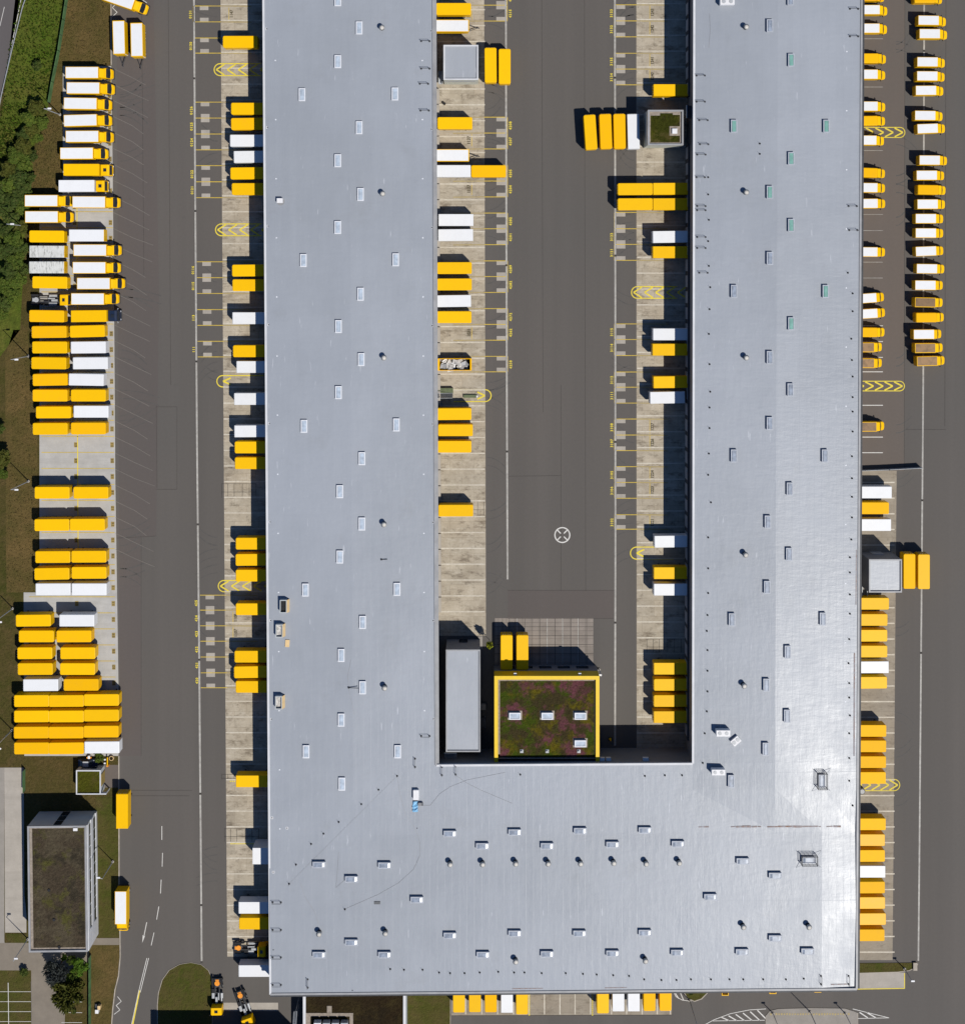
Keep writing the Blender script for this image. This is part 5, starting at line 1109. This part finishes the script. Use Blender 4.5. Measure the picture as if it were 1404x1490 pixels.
put('tw', 172, -1.5, -19, None, 'box truck cut off by the top edge, turned aslant')
put('tr', 173.5, 54.5, -88.5, None, 'white trailer with yellow sides, left of two near the top'); put('tr', 199.5, 57.8, -88.8, None, 'white trailer with yellow sides, right of two near the top')

row = ('left hall west docks', 'swap bodies at the left hall west docks')
for k, x, y, r in (('sy',350,60.7,0),('sy',362,158,0),('sa',362,180,.8),('sw',360.5,204.5,0),('swb',366,228,.8),('sy',361,252,.6),('sy',363,275,0),('sy',363.5,393.5,.4),('sy',364,415,0),('swb',364,463,0),('sy',364.8,511,0),('ss',367.5,534,0),('swb',366.5,580.5,.3),('swb',366.8,627.5,.4),('sy',367.3,651,0),('sy',367.5,674,0),
                   ('sy',368.8,791,0),('sy',368.6,814.5,.5),('sy',368.8,837.5,0),('sy',368.8,886.5,0),('sy',367,955.5,0),('sy',366.3,978,1.0),('sy',368.7,999.5,0),('syb',369,1137,0),('swb',373,1321,0),('sy',373.6,1344,0),('swb',373,1413,.2)): put(k, x, y, r, row)
put('tra', 365, 1379, 0, None, 'dark tractor unit in the roof shadow between swap bodies'); o = put('tra', 316.8, 1448, -89, None, 'tractor unit with bright yellow cab beside the round grass island'); put('tra', 356, 1465, -70, None, 'tractor unit standing askew, its front lost in the dark shadow')

row = ('left hall east docks', 'swap bodies at the left hall east docks')
for k, x, y, r in (('sy',660,12.8,0),('tr',657.8,37.5,0),('sy',662,179,0),('tr',658,226,0),('sw',659.6,248.7,0),('sy',663.5,320,0),('swb',663,342,.5),('sy',661.2,390,.2),('sy',661.2,413.8,.2),('swb',660,438,.8),('sy',660.7,461.5,0),('sy',660.6,602.5,.4),('sy',662.7,626,0),('sy',660.6,650,0),('sy',663.2,743,.2)):
    put('swb' if (k == 'sy' and y == 320) else k, x, y, r, row)
put('sa', 711, 249, 0, None, 'yellow swap body standing end to end with a white one at the docks')
put('sy', 713.8, 94.8, -89.5, None, 'upright yellow swap body nearest the grey annex at the top'); put('sy', 734.2, 96.5, -90, None, 'upright yellow swap body on the white line, farther from the top annex')
row = ('courtyard east docks', 'swap bodies at the courtyard east docks')
for k, x, y, r in (('syb',976,131,0),('swb',975,344.5,.8),('syb',975,367,0),('swb',975.3,486.5,0),('syb',974.5,508.8,0),('syb',976,556,.6),('swb',971,578.5,1.0),('swb',977.5,788,.8),('syb',976.5,834,0),('swb',976.5,858,0),('syb',976.5,973,0),('sy',976.5,996.5,0),('sy',976.3,1020,0),('syb',976.3,1043.5,0)): put(k, x, y, r, row)
for x, y, c, lb in ((924,275,'sy','outer yellow swap body of the upper end-to-end pair in courtyard'),(924,297,'sy','outer yellow swap body of the lower end-to-end pair in courtyard'),(975.3,274.6,'syb','inner docked yellow swap body of the upper end-to-end pair'),(975.3,297,'syb','inner docked yellow swap body of the lower end-to-end pair')): put(c, x, y, .3, None, lb)
put('sy', 859, 192.3, -86.3, None, 'leftmost and most tilted of the four upright swap bodies'); put('sa', 881.2, 191.2, -88, None, 'second upright swap body from the left beside mossy annex'); put('sa', 901.3, 191, -89, None, 'yellow upright swap body directly left of the white one'); put('swb', 921.5, 191.3, -88.6, None, 'upright white swap body beside the mossy-roofed annex')
put('sy', 737, 949.5, -90, None, 'left upright yellow swap body on the tiles above yellow-rimmed roof'); put('sy', 760, 949.5, -90, None, 'right upright yellow swap body on the tiles above yellow-rimmed roof')
row = ('right hall east docks', 'swap bodies at the right hall east docks')
for k, x, y, r in (('swb',1271.7,716.5,0),('sa',1267.7,739.5,0),('sw',1270.7,764,0),('sy',1267.7,878.5,0),('sy',1265.5,902,0),('sy',1265.2,925,.3),('sy',1265.2,948,0),('swb',1267.2,971,.4),('sy',1264.8,993.5,.6),('sa',1263.8,1063.5,0),('sa',1263.6,1086,0),('sa',1263.4,1109,.2),('sa',1263,1132,.2),('sa',1263,1199.5,.2),('sg',1261.7,1222.5,0),('sa',1261.7,1245.5,.4),('sw',1262.3,1268.5,0),('sa',1261.7,1291.5,.4),('sg',1262,1314,.3),('sg',1263.2,1337.5,.4),('sa',1261.2,1361,.3)): put(k, x, y, r, row)
put('sa', 1322.7, 831.5, -90, None, 'upright yellow swap body nearest the grey annex on the right'); put('sy', 1343.7, 832, -90, None, 'upright yellow swap body on the white line beside the right annex')
row = ('docks below the hall', 'swap bodies below the hall')
for k, x, ys in (('sy',667.7,1473.7),('sy',691,1473.2),('sa',714,1473.4),('swb',737.5,1474),('sy',759.5,1476.5),('sy',877,1475),('swb',899.5,1472),('swb',922,1472),('sa',944.8,1471.5),('sa',968,1471.3)): put(k, x, ys-25.6, 90+j(.2), row, None, x)
row = ('van row by the right hall wall', 'vans by the right hall wall')
NOSE = 4.05/ (CAMH-2)*F * 0.996   # pixels from the roof middle to the nose
for k, xn, y, r in (('vy',1287.5,-6,0),('vw',1292,14,0),('vw',1291.6,41,0),('vy',1290,84.5,0),('vw',1289,108,0),('vw',1289,154.5,0),('vy',1288.7,175.5,1),('vw',1287.2,204,-.3),('vy',1288.7,251,-2),('vw',1288.7,273,-.6),('vw',1289,296,.3),('vw',1288.7,366.5,-.5),('vw',1287.2,434,4),('vw',1288.7,456.5,3.5),('vy',1288,483.5,-.5),('vb',1284,505.5,.3),('vb',1284,528.5,-.4),('vb',1287.5,621,.3)): put(k, xn-NOSE, y, r, row)
row = ('far right van row', 'vans of the far right row')
for k, x, y, r in (('vy',1345,-3,0),('vc',1350.6,29.5,-.8),('vw',1352.3,49,-.3),('vw',1349,90,-.5),('vw',1348.7,110.5,-.4),('vw',1346.8,131.5,.4),('vw',1345.7,168,-.6),('vw',1349.2,187,2.2),('vc',1352.2,233,-.3),('vw',1348,255,.2),('vy',1350,276,-.9),('vw',1349.2,297,.2),('vw',1346.6,318,0),('vw',1346.6,339,-.2),('vw',1346.8,365.5,2.2),('vw',1348.2,391,-.8),('vw',1346,415,-.3),('vb',1345.8,440,-.9),('vy',1347.5,462,.4),('vw',1343.8,486.5,.4),('vb',1345.8,506.5,.5),('vb',1348.6,525.5,1.2)): put(k, x, y, r, row)
ORD = ['first','second','third','fourth','fifth','sixth','seventh','eighth','ninth','tenth','eleventh','twelfth','thirteenth','fourteenth','fifteenth','sixteenth','seventeenth','eighteenth','nineteenth','twentieth']
rows = {}
for f in FLEET:
    o, kind, row, label, s = f
    if row is None: o['label'] = label
    else: o['group'] = row[1]; rows.setdefault((row[0], WORD[kind]), []).append(f)
for (rn, wd), fs in rows.items():
    fs.sort(key=lambda f: f[4]); side = 'left' if 'below' in rn else 'top'
    for i, f in enumerate(fs):
        if len(fs) == 1: lb = 'the only %s in the %s' % (wd, rn)
        elif i == len(fs)-1: lb = 'last %s from the %s in the %s' % (wd, side, rn)
        else: lb = '%s %s from the %s in the %s' % (ORD[i], wd, side, rn)
        f[0]['label'] = lb
# open skip container full of scrap at the docks
t = empty('scrap_container', P(661.3, 530.5, 2.6)*1.0); t.location.z = 0; tag(t, 'open orange container full of torn white scrap at the docks', 'container')
mb = MB(); mb.box(-3.7,3.7,-1.3,-1.18,.3,2.6); mb.box(-3.7,3.7,1.18,1.3,.3,2.6); mb.box(-3.7,-3.2,-1.18,1.18,.3,2.6); mb.box(3.35,3.7,-1.18,1.18,.3,2.6); mb.box(-3.2,3.35,-1.18,1.18,.3,.45); mb.build('body', M['amber'], t)
mb = MB(); rnd = random.Random(5)
for k in range(26):
    x, y, z = rnd.uniform(-2.9,2.3), rnd.uniform(-.95,.95), rnd.uniform(1.3,2.3); a, b_ = rnd.uniform(0,3.1), rnd.uniform(.35,.95)
    d = Vector((math.cos(a), math.sin(a), rnd.uniform(-.4,.4)))*b_; e = Vector((-math.sin(a), math.cos(a), rnd.uniform(-.4,.4)))*rnd.uniform(.3,.65); c = Vector((x,y,z))
    mb.poly([c-d-e, c+d-e*1.2, c+d*.8+e, c-d+e*.8], rnd.choice((0,1,1,2,2)))
mb.build('scrap', [M['plainwhite'], M['scrap'], M['gutter']], t); mb = MB(); mb.box(-3.1,3.2,-1.15,1.15,.46,1.2); mb.build('fill', M['black'], t)
mb = MB(); [mb.box(x-.1,x+.1,s*1.31-.03,s*1.31+.05,.3,2.5) for x in (-2.6,-1.3,0,1.3,2.6) for s in (-1,1)]; mb.build('rib', M['amber'], t)

# small clutter
box_thing('generator_box', 'white and cream boxes on the lawn at the bottom left kerb', 'cabinet', 143, 1465.5, 0, [('body', M['unit'], lambda b: b.box(-.35,.35,-.9,-.1,0,1.0)), ('housing', M['cream'], lambda b: b.box(.2,.8,.0,.8,0,1.1)), ('base', M['chassis'], lambda b: b.box(-.5,.1,.0,.9,0,.5))])
box_thing('flower_tub', 'round cream tub beside the gatehouse forecourt', 'planter', 163.5, 1102.3, 0, [('tub', M['cream'], lambda b: b.cyl((0,0,0),.5,.6,14)), ('soil', M['soil'], lambda b: b.cyl((0,0,.6),.38,.03,14))])
box_thing('barrier_arm', 'small orange-yellow barrier beside the round cream tub', 'barrier', 158.5, 1106, 0, [('arm', M['yellow'], lambda b: b.bar((0,-.9,.95),(0,.9,.95),.2)), ('post', M['orange'], lambda b: b.box(-.2,.2,-1.1,-.8,0,1.1)), ('block', M['unit'], lambda b: (b.box(-.9,-.5,-.7,-.4,0,.5), b.box(-.9,-.5,.1,.4,0,.5)))])
box_thing('motorbike_cover', 'red and white striped cover just above the gatehouse roof', 'cover', 131.2, 1100.2, 0, [('top', M['unit'], lambda b: b.rbox(-.25,.25,-.35,.35,.2,.9,.12,.1,3)), ('band', M['orange'], lambda b: b.box(-.5,.5,-.25,.0,.2,.75))])
box_thing('parked_car', 'dark blue car in the shade behind the gatehouse', 'car', 130, 1108.5, 0, [('body', M['navy'], lambda b: b.loft([(-2.1,.75,.35,.9,.15),(-1.6,.88,.3,1.05,.15),(1.2,.88,.3,1.0,.15),(2.1,.72,.35,.75,.15)])), ('cabin', M['glass'], lambda b: b.loft([(-1.7,.7,1.0,1.06,.03),(-1.0,.68,1.0,1.48,.12),(.3,.68,1.0,1.48,.12),(1.0,.72,.95,1.02,.03)])), ('roof', M['steel'], lambda b: b.box(-.95,.25,-.55,.55,1.481,1.5)), ('wheel', M['black'], lambda b: [b.cyl((x,s*.8-.1,.32),.32,.2,12,'y') for x in (-1.3,1.3) for s in (-1,1)])])
for (px, py, lb) in ((702.8,1027,'pale grey pallet stack beside the courtyard block'),):
    box_thing('pallet_stack', lb, 'pallets', px, py, 0, [('pallet', M['pave'], lambda b: [b.box(-.6,.6,-.65,.65,.16*k,.16*k+.12) for k in range(5)])])
box_thing('handcart', 'dark handcart with pale bar beside the courtyard block', 'cart', 702.5, 1049, 0, [('frame', M['steel'], lambda b: (b.bar((-.5,-1.4,.4),(-.5,1.0,.4),.08), b.bar((.5,-1.4,.4),(.5,1.0,.4),.08), b.bar((-.5,1.0,.4),(-.5,1.4,1.1),.08), b.bar((.5,1.0,.4),(.5,1.4,1.1),.08))), ('deck', M['chassis'], lambda b: b.box(-.5,.5,-1.3,.9,.41,.48)), ('wheel', M['black'], lambda b: [b.cyl((s*.5-.05,y,.18),.18,.1,10,'x') for s in (-1,1) for y in (-1.1,.7)])])
box_thing('yellow_cone', 'small yellow marker standing in the dark courtyard corner', 'marker', 887.5, 1075, 0, [('post', M['yellow'], lambda b: b.cyl((0,0,.1),.28,1.2,10,r2=.1)), ('foot', M['black'], lambda b: b.box(-.4,.4,-.4,.4,0,.1))])
box_thing('dock_cabinet', 'small yellow post on the dock strip below the grey annex', 'post', 646.8, 151.5, 0, [('post', M['ochre'], lambda b: b.cyl((0,0,0),.28,.9,10)), ('cap', M['black'], lambda b: b.cyl((0,0,.9),.3,.08,10))])
box_thing('gate_motor', 'small dark cylinder at the end of the chevron marking, right hall', 'bollard', 1251.5, 1148.5, 0, [('post', M['chassis'], lambda b: b.cyl((0,0,0),.7,1.2,16)), ('cap', M['gutter'], lambda b: b.cyl((0,0,1.2),.5,.2,16))])
box_thing('concrete_block_row', 'pale box by the kerb end of the right grass strip', 'box', 1330.3, 1405.5, .13, [('body', M['cream'], lambda b: b.box(-.4,.4,-.8,.8,0,.35)), ('lid', M['kerb'], lambda b: b.box(-.43,.43,-.83,.83,.35,.42))])

# ---------------------------------------------------------------- trees, shrubs, rough grass
def crown_mesh(n, rx, rz, cz, leaf, seed, spiky=False, lobes=17):
    r = random.Random(seed); mb = MB(); lob = []
    for k in range(lobes):
        a = 2.4*k+r.uniform(-.4,.4); d = math.sqrt((k+.5)/lobes)*.78*rx; top = math.sqrt(max(0.05, 1-(d/rx)**2))
        lob.append((d*math.cos(a), d*math.sin(a), cz+rz*(top-.55)*.8+r.uniform(-.18,.18)*rz, r.uniform(.20,.36)*rx))
    for i in range(n):
        lx, ly, lz, lr = r.choice(lob) if i % 6 else (0, 0, cz-.1*rz, .62*rx)
        v = Vector((r.gauss(0,1), r.gauss(0,1), r.gauss(0,1)+.35)).normalized()*lr*(r.random()**.25)*r.uniform(.85,1.15)
        c = Vector((lx+v.x, ly+v.y, lz+v.z*rz/rx)); nrm = (v.normalized()*.9 + Vector((r.gauss(0,.5), r.gauss(0,.5), r.gauss(.35,.5)))).normalized()
        u = nrm.cross(Vector((r.gauss(0,1), r.gauss(0,1), r.gauss(0,1)))).normalized(); w_ = nrm.cross(u); s = leaf*r.uniform(.5,1.3)
        if spiky: u = ((c-Vector((0,0,cz-.6*rz))).normalized()+Vector((r.gauss(0,.5),r.gauss(0,.5),r.gauss(0,.3)))).normalized(); w_ = u.cross(nrm).normalized()*.4; s *= 1.35
        mb.poly([c-u*s*.5, c+w_*s*.42, c+u*s*.6, c-w_*s*.38])
    return mb
def tree_proto(name, leafm, n=1500, rx=2.5, rz=2.2, cz=3.2, leaf=.55, seed=1, spiky=False, trunk=.16):
    t = park(name); crown_mesh(n, rx, rz, cz, leaf, seed, spiky).build('crown', M[leafm], t)
    mb = MB(); mb.cyl((0,0,0), trunk, cz, 8, r2=trunk*.5); r = random.Random(seed)
    for k in range(5):
        a = r.uniform(0,6.28); mb.bar((0,0,cz*.55+.1*k),(math.cos(a)*rx*.55, math.sin(a)*rx*.55, cz+r.uniform(-.3,.4)*rz), trunk*.6)
    mb.build('trunk', M['wood'], t); return t
TP = {'d1': tree_proto('tree','leaf_dark',1800,seed=1), 'd2': tree_proto('tree','leaf',1800,seed=2), 'o': tree_proto('tree','leaf_olive',1600,seed=3), 'b': tree_proto('tree','leaf_blue',1900,2.6,3.2,4.2,.5,4,True), 'g': tree_proto('tree','leaf_bright',1600,seed=5), 'l': tree_proto('tree','leaf_lime',1200,seed=9), 's': tree_proto('shrub','leaf_dark',700,1.2,1.0,1.0,.4,6,trunk=.08), 'sp': tree_proto('tree','leaf_olive',2000,2.6,2.4,3.0,.6,8,True)}
tfresh = dict(TP)
def plant(k, px, py, rpx, label, zs=1.0, group=None, zt=3.0):
    v = P(px, py, zt); v.z = 0; base = 1.2 if k == 's' else 2.5; s = rpx*CAMH/F/base*1.0
    if k in tfresh: o = tfresh.pop(k); o.location = v
    else: o = dup(TP[k], v, random.uniform(0, 6.28))
    o.rotation_euler = (0,0,random.uniform(0,6.28)); o.scale = (s, s, max(.6, s*zs))
    tag(o, label, 'shrub' if k == 's' else 'tree', group); return o
belt = [('o',54,158,14),('d2',42,172,13),('d2',60,178,11),('o',46,190,12),('d1',33,196,11),('d2',53,200,9),('o',34,214,14),('d2',22,226,14),('d1',46,226,9),('d2',36,238,13),('o',14,246,14),('d1',26,258,15),('d1',44,258,8),('d2',10,270,14),('d1',36,276,13),('d1',20,288,15),('d2',30,300,12),('d1',6,302,14),('d1',16,318,14),('o',28,330,12),('d1',5,336,12),('d2',20,348,14),('d1',30,360,12),('d1',10,366,14),('d2',24,378,14),('d1',34,392,9),('d1',14,394,14),('d2',26,408,13),('d2',8,414,13),('d2',18,428,13),('d1',6,442,12),('d2',2,458,10),('d1',-6,280,16),('d1',-8,360,16),('d1',-10,430,14)]
for i, (k, x, y, r) in enumerate(sorted(belt, key=lambda b: b[2])):
    n = len(belt); lb = ('topmost' if i == 0 else 'lowest' if i == n-1 else (ORD[i] if i < 20 else ['lowest','lowest','third lowest','fourth lowest','fifth lowest','sixth lowest','seventh lowest','eighth lowest','ninth lowest','tenth lowest','eleventh lowest','twelfth lowest','thirteenth lowest','fourteenth lowest','fifteenth lowest'][n-1-i] if n-1-i > 1 else 'second lowest')) + ' leafy tree from the top of the belt along the left edge'
    if i >= 20 or i == 0: lb = lb.replace(' from the top of', ' of')
    plant(k, x, y, r, lb, .9, 'trees of the left tree belt')
plant('d1', -2, 625, 9, 'dark tree at the left edge beside yellow swap bodies', 1.0); plant('o', 3, 668, 14, 'olive-green tree at the left edge below the dark one'); plant('d2', 1, 690, 10, 'small green tree at the left edge beneath the olive one')
plant('s', 51, 93, 8, 'lone round dark shrub in the rough meadow', 1.1); plant('s', 31, 1421, 6.5, 'round dark shrub on the lawn above the grass parking', 1.1)
plant('b', 86, 1407, 19, 'spiky blue-grey conifer under the office block'); plant('g', 116, 1407, 14, 'bright green leafy tree right of the blue conifer'); plant('d1', 103, 1400, 8, 'dark small tree between blue conifer and bright green tree')
plant('sp', 101, 1443, 25, 'large spiky olive tree spreading below the blue conifer', .9); plant('d2', 106, 1424, 14, 'dark green tree in the middle of the lower left clump'); plant('g', 92, 1396, 5, 'tiny bright green treetop at the office block wall')
plant('s', 103, 1480, 4, 'low dark shrub at the edge of the lower parking row'); plant('d2', 143, 1104, 8, 'dark green bush behind the gatehouse', .5)
plant('l', 712.5, 944, 5.5, 'bright yellow-green treetop beside the courtyard block', 4.2, None, 7.5)
plant('s', 1007, 1452, 4, 'small shrub on the tiny grass bed below the hall', .8)
# rough grass tufts: nobody could count them
def tufts(name, quads, n, hmin, hmax, mats, seed):
    r = random.Random(seed); mb = MB()
    for k in range(n):
        q = r.choice(quads); a, b = r.random(), r.random()
        x = (q[0][0]*(1-a)+q[1][0]*a)*(1-b)+(q[3][0]*(1-a)+q[2][0]*a)*b; y = (q[0][1]*(1-a)+q[1][1]*a)*(1-b)+(q[3][1]*(1-a)+q[2][1]*a)*b
        c = P(x, y, 0.02); h = r.uniform(hmin, hmax); mi = r.randrange(len(mats))
        for m in range(3):
            t = r.uniform(0, 6.28); d = Vector((math.cos(t), math.sin(t), 0))*h*.28; tip = c + Vector((r.uniform(-.5,.5)*h, r.uniform(-.5,.5)*h, h))
            mb.poly([c-d, c+d, tip+d*.8, tip-d*.4], mi)
    return tag(mb.build(name, [M[m] for m in mats]), kind='stuff')
tufts('tall_grass', [[(34,-20),(97,-20),(86,70),(14,70)],[(14,70),(86,70),(72,135),(4,150)],[(4,150),(40,150),(12,240),(-10,240)]], 2400, .15, .5, ['leaf_olive','leaf_bright','leaf_bright','leaf'], 11)
tufts('grass_tufts', [[(99,-20),(160,-20),(161,94),(86,94)],[(60,170),(92,160),(90,282),(46,282)],[(20,480),(56,480),(56,860),(10,860)]], 3600, .08, .22, ['leaf_olive','wood','leaf_olive'], 12)
